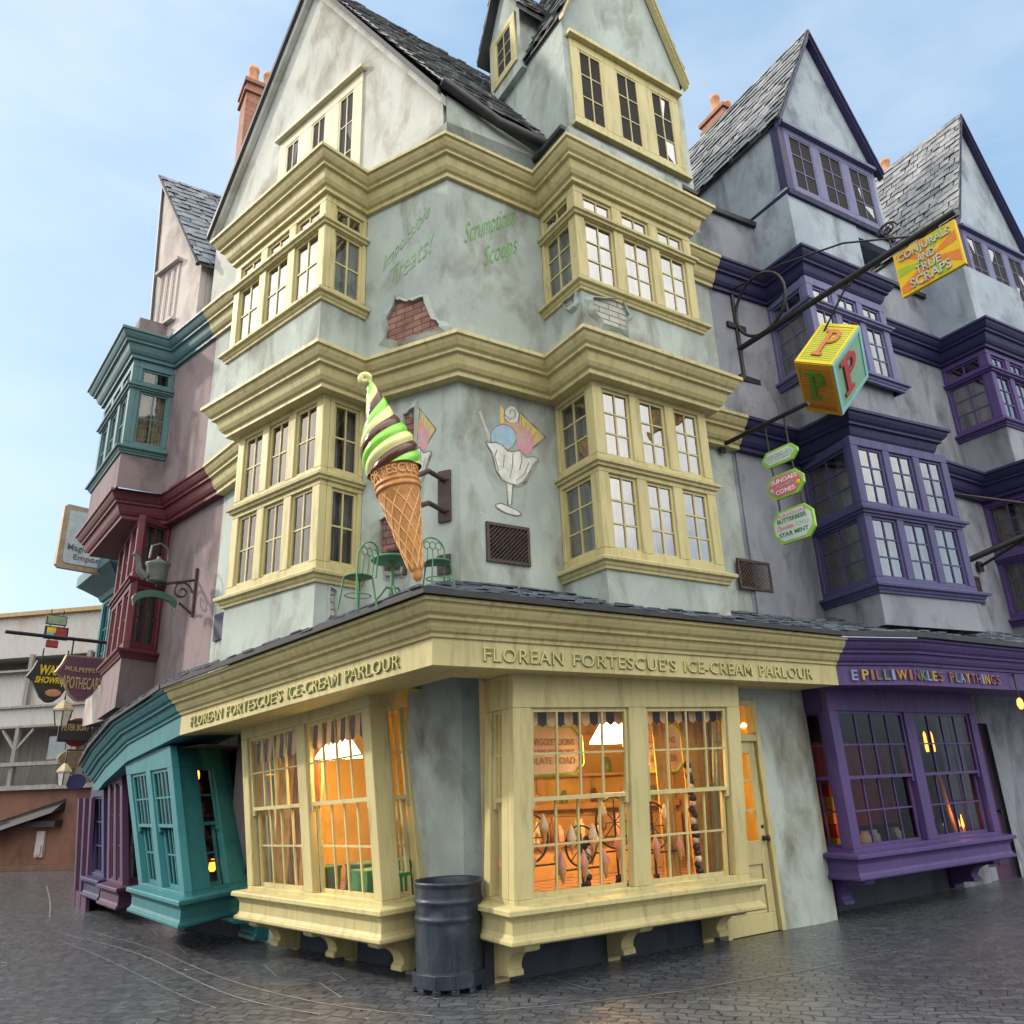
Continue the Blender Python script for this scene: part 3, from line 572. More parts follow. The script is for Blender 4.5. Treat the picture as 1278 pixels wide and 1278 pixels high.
# the sundae painted on the wall right of the corner, and its twin left of the corner
mur = {k: plain('mural_' + k, c, .85, 0, .18) for k, c in dict(white=(.62, .64, .60, 1), blue=(.22, .42, .60, 1), pink=(.58, .22, .30, 1), orange=(.55, .24, .12, 1), yellow=(.62, .44, .08, 1), line=(.08, .08, .085, 1), grey=(.40, .42, .41, 1), brown=(.30, .2, .05, 1)).items()}
for k_, m_ in mur.items():                                                # the old distemper is worn through to the plaster
    t_ = m_.node_tree; b_ = next(n for n in t_.nodes if n.type == 'BSDF_PRINCIPLED'); l_ = b_.inputs['Base Color'].links[0].from_socket; g_ = t_.nodes.new('ShaderNodeNewGeometry'); n_ = t_.nodes.new('ShaderNodeTexNoise'); n_.inputs['Scale'].default_value = 9; n_.inputs['Detail'].default_value = 7; n_.inputs['Roughness'].default_value = .7; t_.links.new(g_.outputs['Position'], n_.inputs['Vector'])
    r_ = t_.nodes.new('ShaderNodeValToRGB'); r_.color_ramp.elements[0].position = .42; r_.color_ramp.elements[0].color = (.12,) * 3 + (1,); r_.color_ramp.elements[1].position = .66; r_.color_ramp.elements[1].color = (.8,) * 3 + (1,); t_.links.new(n_.outputs['Fac'], r_.inputs[0])
    x_ = t_.nodes.new('ShaderNodeMixRGB'); x_.inputs[2].default_value = (.36, .385, .34, 1); t_.links.new(r_.outputs[0], x_.inputs[0]); t_.links.new(l_, x_.inputs[1]); t_.links.new(x_.outputs[0], b_.inputs['Base Color'])
MK = list(mur); MM = list(mur.values())
def circle(cx, cy, r, k=22, ry=None): return [(cx + r * math.cos(i * 2 * math.pi / k), cy + (ry or r) * math.sin(i * 2 * math.pi / k)) for i in range(k)]
def sundae(fr, az, f):
    mb = MB()
    def sh(pts, c, d): q = [uvof(fr, az, *f(*p)) for p in pts]; q = q if sum(q[i][0]*q[(i+1) % len(q)][1] - q[(i+1) % len(q)][0]*q[i][1] for i in range(len(q))) > 0 else q[::-1]; patch(mb, fr, q, .001, d, MK.index(c))
    def ln(pts, w, d, c='line'):
        for (x0, y0), (x1, y1) in zip(pts, pts[1:]):
            l = math.hypot(x1-x0, y1-y0) or 1; nx, ny = -(y1-y0)/l*w/2, (x1-x0)/l*w/2; sh([(x0+nx, y0+ny), (x1+nx, y1+ny), (x1-nx, y1-ny), (x0-nx, y0-ny)], c, d)
    sh([(597, 514), (600, 513), (613, 548), (610, 550)], 'grey', .003)
    sh([(648, 514), (680, 545), (664, 558), (650, 540)], 'yellow', .003)
    for a in (0, .25, .5, .75): ln([(650 + 26*a, 520 + 26*a), (652 + 12*a, 535 + 24*a)], 1.1, .0045, 'brown')
    ln([(648, 514), (681, 546), (664, 560)], 1.6, .005)
    sh([(624, 528), (645, 526), (657, 536), (655, 550), (624, 546)], 'orange', .0035); sh([(624, 505), (629, 512), (629, 530), (624, 530)], 'yellow', .003)
    sh(circle(656, 552, 11, 20, 15), 'pink', .004); sh(circle(628, 546, 16), 'blue', .005); ln(circle(628, 546, 16) + [circle(628, 546, 16)[0]], 1, .0055)
    sh([(629, 521), (630, 512), (636, 506), (642, 507), (648, 516), (646, 527), (637, 528)], 'white', .006)
    ln([(630, 518), (636, 524), (643, 520), (642, 512), (637, 512), (636, 517)], 1.2, .0075); ln([(629, 521), (630, 512), (636, 506), (642, 507), (648, 516), (646, 527)], 1.2, .0075)
    bowl = [(606, 551), (612, 553), (618, 552), (626, 555), (633, 563), (640, 564), (648, 562), (656, 571), (666, 570), (672, 573), (665, 580), (659, 592), (653, 601), (645, 606), (636, 604), (626, 598), (619, 587), (614, 566), (608, 556)]
    sh(bowl, 'white', .0065); ln(bowl + bowl[:1], 1.6, .008); ln([(672, 574), (664, 586), (655, 603), (643, 607)], 3, .0082)
    for q in ([(620, 561), (617, 570), (622, 588)], [(640, 566), (639, 583), (636, 597)], [(650, 566), (651, 575), (648, 587)], [(660, 577), (654, 592), (644, 600)], [(629, 568), (628, 584)]): ln(q, 1.1, .008)
    sh([(632, 603), (640, 604), (638, 630), (634, 630)], 'white', .0065); ln([(632, 603), (634, 630)], 1.2, .008); ln([(640, 604), (638, 630)], 1.8, .008)
    ft = [(618, 630), (625, 628), (634, 632), (645, 637), (651, 642), (645, 644), (630, 640), (620, 634)]; sh(ft, 'white', .0066); ln(ft + ft[:1], 1.3, .008)
    return mb
sundae(fw2, azof(fw2), lambda x, y: (x, y)).build('mural', MM, shop, 'painted glass of ice cream right of the corner')
sundae(fw1, azof(fw1), lambda x, y: (519 + (x - 640) * .62, y - 2 - (x - 640) * .2)).build('mural', MM, shop, 'faded painted ice cream glass behind the cone sign')
def brickpatch(fr, pts, mat, seed):
    az = azof(fr); q = [uvof(fr, az, *p) for p in pts]; r2 = random.Random(seed); out = []
    for i in range(len(q)):
        a, b = q[i], q[(i+1) % len(q)]
        for k in range(3): t = k / 3; out.append((a[0] + (b[0]-a[0])*t + r2.uniform(-.018, .018), a[1] + (b[1]-a[1])*t + r2.uniform(-.018, .018)))
    if sum(out[i][0]*out[(i+1) % len(out)][1] - out[(i+1) % len(out)][0]*out[i][1] for i in range(len(out))) < 0: out = out[::-1]
    cx = sum(p[0] for p in out) / len(out); cy = sum(p[1] for p in out) / len(out)
    m = MB(); patch(m, fr, out, .001, .006, 0); n = len(out)
    rim = [(cx + (p[0]-cx) * r2.uniform(1.12, 1.4), cy + (p[1]-cy) * r2.uniform(1.12, 1.4)) for p in out]
    for i in range(n):                                                    # broken edge of the plaster
        j = (i+1) % n; m.hexa([fr.P(*out[i], .001), fr.P(*out[j], .001), fr.P(*rim[j], .001), fr.P(*rim[i], .001), fr.P(*out[i], .05), fr.P(*out[j], .05), fr.P(*rim[j], .004), fr.P(*rim[i], .004)], 1)
    m.build('bare_brick_patch', [mat, mint_plaster], shop)
brickpatch(fu1, [(483, 425), (486, 400), (495, 375), (505, 378), (518, 376), (530, 374), (538, 395), (550, 406), (552, 412), (500, 430)], oldbrick, 3)
brickpatch(fw1, [(476, 690), (478, 650), (492, 640), (508, 650), (512, 690), (500, 715), (482, 715)], oldbrick, 5)
brickpatch(fw1, [(505, 520), (520, 510), (520, 580), (508, 575)], oldbrick, 6)
fb1 = Fr(S2[6], S2[7], 6.6, 7.48); fb2 = Fr(S2[7], S2[8], 6.6, 7.48); fb3 = Fr(S1[3], S1[4], 3.3, 4.0)
brickpatch(fb2, [(738, 372), (775, 375), (783, 395), (780, 414), (752, 405), (738, 388)], greybrick, 7); brickpatch(fb1, [(706, 380), (720, 366), (721, 384), (711, 388)], greybrick, 8)
brickpatch(fb3, [(418, 738), (418, 770), (408, 768), (410, 735)], greybrick, 9)
def grille(root, fr, c4, name='vent_grille'):
    az = azof(fr); q = [uvof(fr, az, *p) for p in c4]; u0 = min(p[0] for p in q); u1 = max(p[0] for p in q); v0 = min(p[1] for p in q); v1 = max(p[1] for p in q); m = MB()
    v0 += .5 * (max(q[2][1], q[3][1]) - min(q[2][1], q[3][1])); v1 -= .5 * abs(q[0][1] - q[1][1])
    for a in ((u0, u1, v0, v0 + .035), (u0, u1, v1 - .035, v1), (u0, u0 + .035, v0 + .035, v1 - .035), (u1 - .035, u1, v0 + .035, v1 - .035)): fr.box(m, *a, .002, .03)
    m.poly([fr.P(u0, v0, .004), fr.P(u1, v0, .004), fr.P(u1, v1, .004), fr.P(u0, v1, .004)], 1)
    w, h = u1 - u0 - .07, v1 - v0 - .07; st = .05; cnt = int((w + h) / st)
    for sgn, dd in ((1, .012), (-1, .018)):
        for i in range(1, cnt):
            t = i * st; a = (max(0, t - h), min(h, t)); e = (min(w, t), max(0, t - w))
            if sgn < 0: a, e = (w - a[0], a[1]), (w - e[0], e[1])
            m.tube([fr.P(u0 + .035 + a[0], v0 + .035 + a[1], dd), fr.P(u0 + .035 + e[0], v0 + .035 + e[1], dd)], .008, 0, 4)
    return m.build(name, [rust_iron, darkroom], root)
grille(shop, fw2, [(607, 653), (659, 658), (659, 706), (607, 702)]); grille(shop, fw1, [(484, 684), (508, 684), (508, 716), (486, 722)])
frR = Fr(RP(-.9), RP(1.4), 3.7, 6.6); grille(shop, frR, [(918, 698), (958, 702), (958, 738), (924, 736)])

# ================================================================== the purple house on the right
def PP(s, o=0): return V((4.38, 10.86)) + v2(dP) * s + v2(nP) * o
toy = thing('purple_toyshop_house', (5.5, 11.2, 0), 'grey house with purple painted bays, twin slated gables and a purple shop front', 'building')
Q2, Q1 = offset(O2P, -.30), offset(O1P, -.34)
x1, x2 = offset(O1P, -.13), offset(O2P, -.2)
B1, B2 = [Q1[1], x1[2] - v2(dP) * .06, x1[3] + v2(dP) * .06, Q1[4]], [Q2[1], x2[2], x2[3], Q2[4]]
w = MB()
for za_, zb_, A_, B_ in ((6.15, 10.5, S2[-1], Q2[0]), (3.2, 6.6, S1[-1], Q1[0])): strip(w, [A_ - v2(dR) * .05, B_ + v2(dP) * .05], za_, zb_, 0)
strip(w, Q2, ZC1 - .04, 7.5)
for a, b_ in ((0, 2), (4, 6), (8, 10)): strip(w, Q2[a:b_], 7.5, 9.45)
strip(w, [Q1[0]] + B1 + Q1[5:], 3.5, 4.05)
for a, b_ in ((0, 2), (4, 6), (8, 10)): strip(w, Q1[a:b_], 4.05, 6.6)
strip(w, [Q2[0], Q2[1], Q2[4], Q2[5], Q2[8], Q2[9]], 9.38, 10.55)
strip(w, Q2[1:5], 9.3, 10.8, 1); strip(w, Q2[5:9], 9.3, 10.8, 1)
w.build('wall', [blue_plaster, lightblue_plaster], toy)
m = MB(); m.sweep([p + V((0, 0)) for p in (Q2[0], Q2[1], Q2[4], Q2[5])], [(0, -.05), (.07, -.05), (.08, .03), (-.2, .12)], 0, [10.58] * 4); m.build('coping', lead, toy)
m = MB(); m.sweep(Q2, CORN, 0, [ZC2] * 10); m.build('cornice', indigo, toy, bevel=.004)
m = MB(); m.sweep(offset(O1P, -.30), CORN1, 0, [ZC1] * 10); m.build('cornice', indigo, toy, bevel=.004)
TP = [(.09, .98, 3, 2, 3, 2), (1.12, 1.36, 3, 2, 1, 2)]; TP1 = [(.10, .96, 3, 2, 3, 2), (1.16, 2.02, 3, 2, 3, 2)]
midpurple = paint('mid_purple_paint', (.062, .058, .155, 1), .5)
glass_p = glass('sky_reflecting_glass', .30, .9)
bay(toy, B2, 7.5, 9.0, TP, purple_sheen, glass_p, mould=(1.05,), post=.14, sillm=purple_sheen)
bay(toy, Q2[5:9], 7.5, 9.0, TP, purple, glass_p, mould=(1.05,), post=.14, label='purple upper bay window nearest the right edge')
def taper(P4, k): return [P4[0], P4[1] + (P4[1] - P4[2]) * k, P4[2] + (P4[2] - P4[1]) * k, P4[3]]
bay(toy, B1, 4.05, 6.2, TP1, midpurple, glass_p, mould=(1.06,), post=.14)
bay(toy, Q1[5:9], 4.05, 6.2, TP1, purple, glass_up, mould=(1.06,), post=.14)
for q in ((968, 155, 1088, 208, 1004, 48, 'left'), (1190, 270, 0, 0, 1207, 155, 'right')):
    gp = PP(0, .66 if q[6] == 'left' else .5); EL = on(gp, AP_, q[0], q[1]); AX = on(gp, AP_, q[4], q[5])
    hw = (v2(AX) - v2(EL)).length
    if q[6] == 'left': ER = on(gp, AP_, q[2], q[3]); z = (EL.z + ER.z) / 2; EL.z = ER.z = z; c = (EL + ER) / 2; AX = V((c.x, c.y, AX.z))
    else: ER = EL + dP * 2.5; c = (EL + ER) / 2; AX = V((c.x, c.y, AX.z - .1))
    gable(toy, EL, ER, AX, 10.45, -nP, 3.2, blue_plaster if q[6] == 'x' else lightblue_plaster, indigo, slate_warm, rdepth=5, vw=.11)
    fg = Fr(v2(EL), v2(ER), 10.45, EL.z); W = fg.w
    winrow(toy, fg, .10, W - .12, .35, 1.72, 3, 2, 3, purple_sheen, glass_p, frame=.12, post=.2)
    m = MB(); e_, n_ = v2(EL), v2(nP); m.sweep([v2(EL) - n_ * 2.2, v2(EL), v2(ER), v2(ER) - n_], [(0, -.06), (.07, -.06), (.09, .02), (0, .06)], 0, [10.72] * 4); m.build('flashing', indigo, toy)
    m = MB(); m.sweep([v2(EL) + v2(dP) * .12, v2(EL), v2(EL) - n_ * .12][::-1], [(0, 0), (.035, 0), (.035, EL.z - 10.75), (0, EL.z - 10.75)], 0, [10.75] * 3); m.build('corner_board', indigo, toy)
for (x, y, yb, dist) in ((903, 150, 120, 14.5), (1108, 215, 195, 16.5)):
    d = ray(x, y); c = EYEP + d * (dist / d.y); zt = on(c, 90, x, yb + 12).z - .45
    chimney(toy, c, .75, .7, AP_, 10.5, zt, 2 if x < 1000 else 1, 'brick chimney with two clay pots behind the left gable' if x < 1000 else 'brick chimney with one clay pot between the gables')
# ground floor
PF = V((3.99, 10.24, 0)) - N(57) * .1; pf = lambda x, y: on(PF, 57, x, y)
p_tl, p_bl, p_tr, p_br = pf(1030, 862), pf(1066.7, 1066), pf(1208, 851), pf(1251.8, 1048)
inP = -N(57) * .72
p_br.z = p_bl.z; p_tr.z = p_tl.z
P4g = [p_bl + inP, p_bl, p_br, p_br + inP]; P4t = [p_tl + inP, p_tl, p_tr, p_tr + inP]
pbay = bay(toy, P4g, p_bl.z, p_tl.z, [(.05, 1.72, 2, 4, (2, 2), 2)], purple, glass_dark, P4t, .22, .17, 'purple shop bay window with two tall sashes', 0, True, sillp=SHOPSILL, backing=False)
for k in (.06, .92): corbel(pbay, v3(p_bl.lerp(p_br, k), p_bl.z - .30) - N(57) * .7, N(57), D(57), .7, .42, .2, purple)
wb = MB()
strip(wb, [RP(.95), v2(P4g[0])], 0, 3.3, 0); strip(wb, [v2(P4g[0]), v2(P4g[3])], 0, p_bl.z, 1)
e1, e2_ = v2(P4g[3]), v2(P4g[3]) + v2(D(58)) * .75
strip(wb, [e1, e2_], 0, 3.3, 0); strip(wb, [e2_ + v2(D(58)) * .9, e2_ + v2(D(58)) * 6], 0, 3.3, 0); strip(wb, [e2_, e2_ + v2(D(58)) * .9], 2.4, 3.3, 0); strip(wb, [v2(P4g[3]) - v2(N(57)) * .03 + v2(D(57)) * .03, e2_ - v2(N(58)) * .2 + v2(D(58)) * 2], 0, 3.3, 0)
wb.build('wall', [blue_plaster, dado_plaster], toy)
fd2 = Fr(e2_, e2_ + v2(D(58)) * .9, 0, 2.4); m = MB(); fd2.box(m, 0, .9, 0, 2.4, -.14, -.1)
for a in ((.12, .4, .2, 1.0), (.5, .78, .2, 1.0), (.12, .4, 1.1, 2.1), (.5, .78, 1.1, 2.1)): fd2.box(m, *a, -.1, -.085)
dr2 = m.build('door', plum, toy, 'dark purple door right of the purple shop bay'); m = MB(); m.lathe(fd2.P(.8, 1.0, -.1), [(.02, 0), (.015, .04), (.03, .05), (.02, .08)], 0, 10, D(58), (0, 0, 1), fd2.n); m.build('handle', iron, dr2)
Pfp = [v2(FRend), V((5.14, 10.30)), V((7.49, 11.77)), V((11.5, 14.2))]; Pfz = [2.75] * 4
m = MB(); m.sweep(Pfp, FPROF, 0, Pfz); pfas = m.build('fascia', purple, toy, 'purple fascia with raised letters in many colours', bevel=.004)
fP1 = Fr(Pfp[0], Pfp[1], 2.75, 3.0); fP2 = Fr(Pfp[1], Pfp[2], 2.75, 3.0)
cols = [plain('letter_' + k, c, .5, 0, .15) for k, c in dict(gold=(.36, .25, .06, 1), rust=(.20, .075, .075, 1), rose=(.16, .06, .12, 1), moss=(.10, .17, .08, 1), sky=(.20, .22, .38, 1), amber=(.34, .19, .04, 1)).items()]
class Join:
    def P(s, u, v, d=0): return fP1.P(u, v, d) if u < fP1.w else fP2.P(u - fP1.w, v, d)
jn = Join(); word = 'PILLIWINKLES PLAYTHINGS'; u = .36; seq = [0, 1, 2, 3, 4, 5, 1, 2, 3, 4, 0, 1, 0, 1, 3, 4, 0, 1, 2, 4, 0, 1, 2]
wd = {'I': .045, 'L': .09, 'W': .16, ' ': .10, 'N': .115, 'K': .11, 'G': .115}
for ci, ch in enumerate(word):
    cw = wd.get(ch, .10)
    if ch != ' ': m = MB(); text(m, ch, jn.P, u, .065, u + cw, .195, .002, .03, 0, off=.012); m.build('letter', cols[seq[ci]], pfas)
    u += cw + .034
m = MB(); text(m, 'E', jn.P, .20, .06, .29, .19, .002, .03, 0, off=.012); m.build('letter', cols[4], pfas)
Po2 = offset(Pfp, .30); pin2 = [RP(1.0, -.05), PP(.9, .1), PP(3.6, .1), PP(8, .1)]
m = MB()
for i in range(3): slates(m, v3(Po2[i], 3.35), v3(Po2[i+1], 3.35), v3(pin2[i+1], 3.8), v3(pin2[i], 3.76), .15, .19, 0, 1)
m.build('pent_roof', [slate, lead], toy)
m = MB(); m.sweep(Po2, [(-.03, -.03), (.02, -.03), (.024, .04), (-.08, .06)], 0, [3.35] * 4); m.build('gutter', lead, toy)
frp = Fr(Q1[4], Q1[5], 3.7, 6.6); grille(toy, frp, [(1204, 718), (1220, 720), (1220, 752), (1208, 752)])

# ================================================================== the mauve house on the left
mau = thing('mauve_plaster_house', (-5.5, 11.8, 0), 'mauve plaster house with a grey green upper bay, a burgundy bay and a slated gable', 'building')
N2, N1 = offset(O2N, -.30), offset(O1N, -.38)
fr_ = V((-6.22, 12.12)); fl_ = fr_ + v2(D(-34)) * 2.25; BN1 = [fl_ + v2(D(55)) * .62, fl_, fr_, N1[3]]
w = MB(); strip(w, [N2[-1], S2[0]], 6.1, 9.5); strip(w, [N1[-1], S1[0]], 2.6, 6.6); strip(w, N2, ZC1 - .04, 7.3); strip(w, N2[3:], 7.3, 9.45); strip(w, N2[:2], 7.3, 9.45); strip(w, BN1 + [N1[4]], 3.05, 3.95); strip(w, N1[3:], 3.95, 6.6); strip(w, N2, 9.38, 9.8)
w.build('wall', [mauve_plaster, pink_plaster], mau)
m = MB(); m.sweep(N2, CORN, 0, [ZC2] * 5); m.build('cornice', slateteal, mau, 'dark grey green cornice', bevel=.004)
m = MB(); m.sweep(offset(O1N, -.30), CORN1, 0, [ZC1] * 5); m.build('cornice', burgundy, mau, 'burgundy cornice', bevel=.004)
bay(mau, N2[0:4], 7.3, 9.0, [(.10, 1.08, 3, 2, 2, 2), (1.25, 1.52, 3, 2, 1, 2)], slateteal, glass_up, mould=(1.17,), post=.16, label='grey green upper bay window')
bay(mau, BN1, 3.95, 6.2, [(.12, 1.0, 3, 2, 2, 2), (1.3, 2.15, 3, 2, 2, 2)], burgundy, glass_up, mould=(1.15,), post=.16, label='burgundy bay window in two tiers')
gp = V((-5.75, 11.75)); AZ = 127
ap, er, elb = on(gp, AZ, 206, 226), on(gp, AZ, 252, 328), on(gp, AZ, 190, 407)
erb = V((er.x, er.y, 9.4)); bkN = D(58); fN = -N(AZ)
m = MB(); m.prism([v3(elb, 9.3), v3(erb, 9.3), er, ap, v3(elb, elb.z)], fN * .12); m.hexa([v3(er, 9.3) - N(AZ) * .13, v3(er, 9.3) - N(AZ) * 1.5, v3(er, 9.3) - N(AZ) * 1.5 + D(AZ) * -.1, v3(er, 9.3) - N(AZ) * .13 - D(AZ) * .1, er - N(AZ) * .13, er - N(AZ) * 1.5, er - N(AZ) * 1.5 - D(AZ) * .1, er - N(AZ) * .13 - D(AZ) * .1]); m.build('gable_wall', pink_plaster, mau)
dn = (er - ap).normalized(); lo = er + dn * .16; f = N(AZ) * .12; up = V((0, 0, .05)); m = MB()
slates(m, lo + f + up, lo + bkN * 4.5 + up, ap + bkN * 4.5 + up, ap + f + up, .2, .22)
m.hexa([lo + f, lo + bkN * 4.5, ap + bkN * 4.5, ap + f, lo + f + up * .9, lo + bkN * 4.5 + up * .9, ap + bkN * 4.5 + up * .9, ap + f + up * .9], 1)
l2 = v3(elb, elb.z - .4); m.hexa([l2 - D(AZ) * .08, l2 + fN * 4 - D(AZ) * .08, l2 + fN * 4, l2, ap - D(AZ) * .08 + up, ap + fN * 4 - D(AZ) * .08 + up, ap + fN * 4 + up, ap + up], 1); m.build('roof', [slate, lead], mau)
m = MB(); m.tube([lo + f, ap + f + V((0, 0, .03))], .04, 0, 6); m.tube([ap - D(AZ) * .03, v3(elb, elb.z) - D(AZ) * .03], .045, 0, 6); m.build('bargeboard', lead, mau)
fg = Fr(v2(elb), v2(er), 9.3, 12); winrow(mau, fg, .12, fg.w * .52, .55, 1.75, 3, 2, 3, pink_plaster, glass_up, frame=.06, post=.06)
# ground floor, teal shop
PT = V((-3.6, 9.4, 0)); pt = lambda x, y: on(PT, -40, x, y)
t_tr, t_br, t_tl, t_bl = pt(212.6, 939), pt(230, 1121), pt(156, 952.6), pt(173, 1106); t_bl.z = t_br.z
bk = V((.35, 1.0, 0)).normalized()
T4g = [t_bl + bk * .8, t_bl, t_br, t_br + bk * 1.15]; T4t = [t_tl + bk * .9, t_tl, t_tr, t_tr + bk * 1.15]
tbay = bay(mau, T4g, t_br.z, [t_tr.z, t_tl.z, t_tr.z, t_tr.z], [(.05, 1.45, 2, 4, (2, 2), 1)], teal, glass_dark, T4t, .18, .17, sm=.36, label= 'teal shop bay window leaning outwards', curt=0, shop=True, sillp=SHOPSILL, backing=False)
nT = N(140)
corbel(tbay, v3(t_br, t_br.z - .3) + bk * .75 - nT * .55, nT, D(140), .55, .34, .5, teal); corbel(tbay, v3(t_bl, t_br.z - .3) + D(140) * .1 + bk * .5 - nT * .4, nT, D(140), .5, .34, .2, teal)
wb = MB(); strip(wb, [v2(T4g[3]), V((-4.0, 11.32))], 0, 3.0, 0); strip(wb, [v2(T4g[0]), v2(T4g[3])], 0, t_br.z, 1); strip(wb, [V((-8.6, 16.6)), v2(T4g[0])], 0, 2.6, 0); wb.build('wall', [mauve_plaster, dado_plaster], mau)
Tp = [V((-7.9, 15.0)), V((-7.0, 13.6)), V((-5.9, 12.05)), v2(FLend)]; Tz = [1.75, 1.98, 2.24, FLend.z]
m = MB(); m.sweep(Tp, FPROF, 0, Tz); m.build('fascia', teal, mau, 'dark teal fascia sagging to the left', bevel=.004)
Po3 = offset(Tp, .30); pin3 = [V((-8.2, 16.4)), V((-7.4, 14.9)), V((-6.4, 13.2)), V((-4.75, 11.3))]
m = MB()
for i in range(3): slates(m, v3(Po3[i], Tz[i] + .6), v3(Po3[i+1], Tz[i+1] + .6), v3(pin3[i+1], Tz[i+1] + .98), v3(pin3[i], Tz[i] + .98), .15, .19, 0, 1)
m.build('pent_roof', [slate, lead], mau)
m = MB(); m.sweep(Po3, [(-.02, -.03), (.012, -.03), (.016, .025), (-.02, .03)], 0, [z + .6 for z in Tz]); m.build('gutter', lead, mau)
fm = Fr(N1[3], N1[4], 3.0, 6.6); q = [uvof(fm, azof(fm), *p) for p in ((272, 768), (292, 760), (292, 792), (274, 798))]
m = MB(); fm.box(m, min(p[0] for p in q), max(p[0] for p in q), q[2][1] - .02, q[0][1], .002, .05); m.build('wall_box', darkblue, mau)
# plum and violet shop fronts further along, part of the next house
vio = thing('violet_row_house', (-8.2, 15.5, 0), 'narrow row house with plum and violet shop fronts and a dark hooded teal bay', 'building')
def pv(x, y, P=PT, a=-40): return on(P, a, x, y)
PV = V((-3.65, 9.4, 0)) - nT * .25
for (xa, xb, ya, yb, yl, yr, mt, n, lab) in ((133, 152, 985, 968, 1098, 1110, plum, 2, 'plum shop bay window'), (112, 129, 1000, 985, 1092, 1098, indigo, 1, 'violet shop bay window')):
    A, B, At, Bt = on(PV, -40, xa, yl), on(PV, -40, xb, yr), on(PV, -40, xa, ya), on(PV, -40, xb, yb); B.z = A.z = (A.z + B.z) / 2; Bt.z = At.z = max(At.z, Bt.z)
    bay(vio, [A + bk * .6, A, B, B + bk * .9], A.z, At.z, [(.06, At.z - A.z - .12, n, 2, 3, 1)], mt, glass_shop, [At + bk * .6, At, Bt, Bt + bk * .9], .14, .14, lab, 0, sillp=SHOPSILL)
pr = on(PV, -40, 100, 1000)
m = MB(); a_, b_ = on(PV, -40, 98, 1122), on(PV, -40, 112, 1124); a_.z = b_.z = 0
at_, bt_ = on(PV, -40, 101, 1006), on(PV, -40, 117, 1002); at_.z = bt_.z = 1.75; m.poly([a_, b_, bt_, at_]); m.poly([a_ + bk * 1.2, a_, at_, at_ + bk * 1.2]); m.build('wall', indigo, vio)
fa = Fr(v2(a_), v2(b_), 0, 1.75, v2(at_), v2(bt_)); m = MB()
for i in range(3): fa.box(m, fa.w * i / 2 - .05, fa.w * i / 2 + .05, 0, 1.75, 0, .06)
fa.box(m, 0, fa.w, 0, .25, 0, .05); m.build('panel_frame', plum, vio)
A = EYEP + ray(121, 800) * (18.2 / ray(121, 800).y); B = EYEP + ray(143, 800) * (17.0 / ray(143, 800).y); fu = Fr(v2(A), v2(B), 3.2, 6.4)
U4 = [v2(A) + v2(bk), v2(A), v2(B), v2(B) + v2(bk)]
w = MB(); strip(w, [V((-10.9, 20.6)), v2(A) + v2(bk), v2(B) + v2(bk), V((-8.0, 15.9))], 0, 7.0); w.build('wall', mauve_plaster, vio)
bay(vio, U4, 4.2, 6.3, [(.1, 1.9, 2, 2, 3, 1)], teal, glass_up, label='teal upper bay window under a dark hood')
m = MB(); m.sweep(offset(U4, .05), [(-.4, 0), (0, 0), (.05, .1), (.35, .28), (.5, .36), (.5, .6), (.4, .7), (-.3, .8)], 0, [6.2] * 4); m.build('hood', slateteal, vio)
m = MB(); m.sweep(offset(U4, .0), [(0, -.9), (.05, -.9), (.06, 0), (0, .03)], 0, [4.2] * 4); m.build('apron', pink_plaster, vio)
w = MB(); w.poly([(-10.9, 20.6, 6.9), (-8.0, 15.9, 6.9), (-5, 17, 8.5), (-7, 21, 8.5)]); w.build('roof', slate, vio)

# ================================================================== the timber building closing the street
E0 = V((-12.9, 22.4)); tE = D(100); AE = 100
tin = NB('corrugated_iron'); wvn = tin.n('ShaderNodeTexWave'); wvn.inputs['Scale'].default_value = 4; wvn.bands_direction = 'X'; tin.l(tin.uv(), wvn.inputs['Vector'])
n1 = tin.noise(tin.pos((1, 1, .4)), 1.2, 5, .6); tin.bump(wvn.outputs['Fac'], .6, .03); tin.set(tin.mix(tin.g(n1, .5, .75, 0, .8), (.44, .43, .42, 1), (.40, .25, .18, 1)), .6, .2); tin = tin.m
boards = NB('grey_boards'); n1 = boards.noise(boards.pos((8, 8, .5)), 1.5, 5, .6); boards.bump(n1, .6, .01); boards.set(boards.mix(boards.g(n1, .3, .7), (.17, .16, .15, 1), (.29, .275, .26, 1)), .85); boards = boards.m
mud = plaster('brown_earth_render', (.20, .105, .075, 1), (.15, .08, .06, 1), (.09, .05, .04, 1))
endh = thing('timber_yard_building', (-14.5, 22.2, 0), 'weathered timber building with tin cladding and a balcony closing the street', 'building')
fe = Fr(v2(E0) - v2(tE) * 8, v2(E0) + v2(tE) * 8, 0, 7.2); ue = lambda x, y: uvof(fe, AE, x, y)
b = fe.box; W = fe.w
m = MB(); b(m, 0, W, 0, 2.05, -3, 0); m.build('plinth_wall', mud, endh, 'brown rendered plinth wall')
m = MB(); b(m, 0, W, 2.05, 7.0, -3, -1.3); m.build('wall', boards, endh)
m = MB(); b(m, 0, W, 5.75, 7.0, -1.3, -.1); m.build('tin_cladding', tin, endh, 'rust stained tin cladding along the top')
m = MB(); b(m, 0, W, 4.3, 5.3, -.9, -.2); b(m, 0, W, 3.75, 4.3, -1.3, -.05); m.build('panel_band', tin, endh)
m = MB(); b(m, 0, W, 6.98, 7.1, -3.2, .05); m.build('roof_edge', plain('ochre_board', (.38, .26, .12, 1), .8), endh)
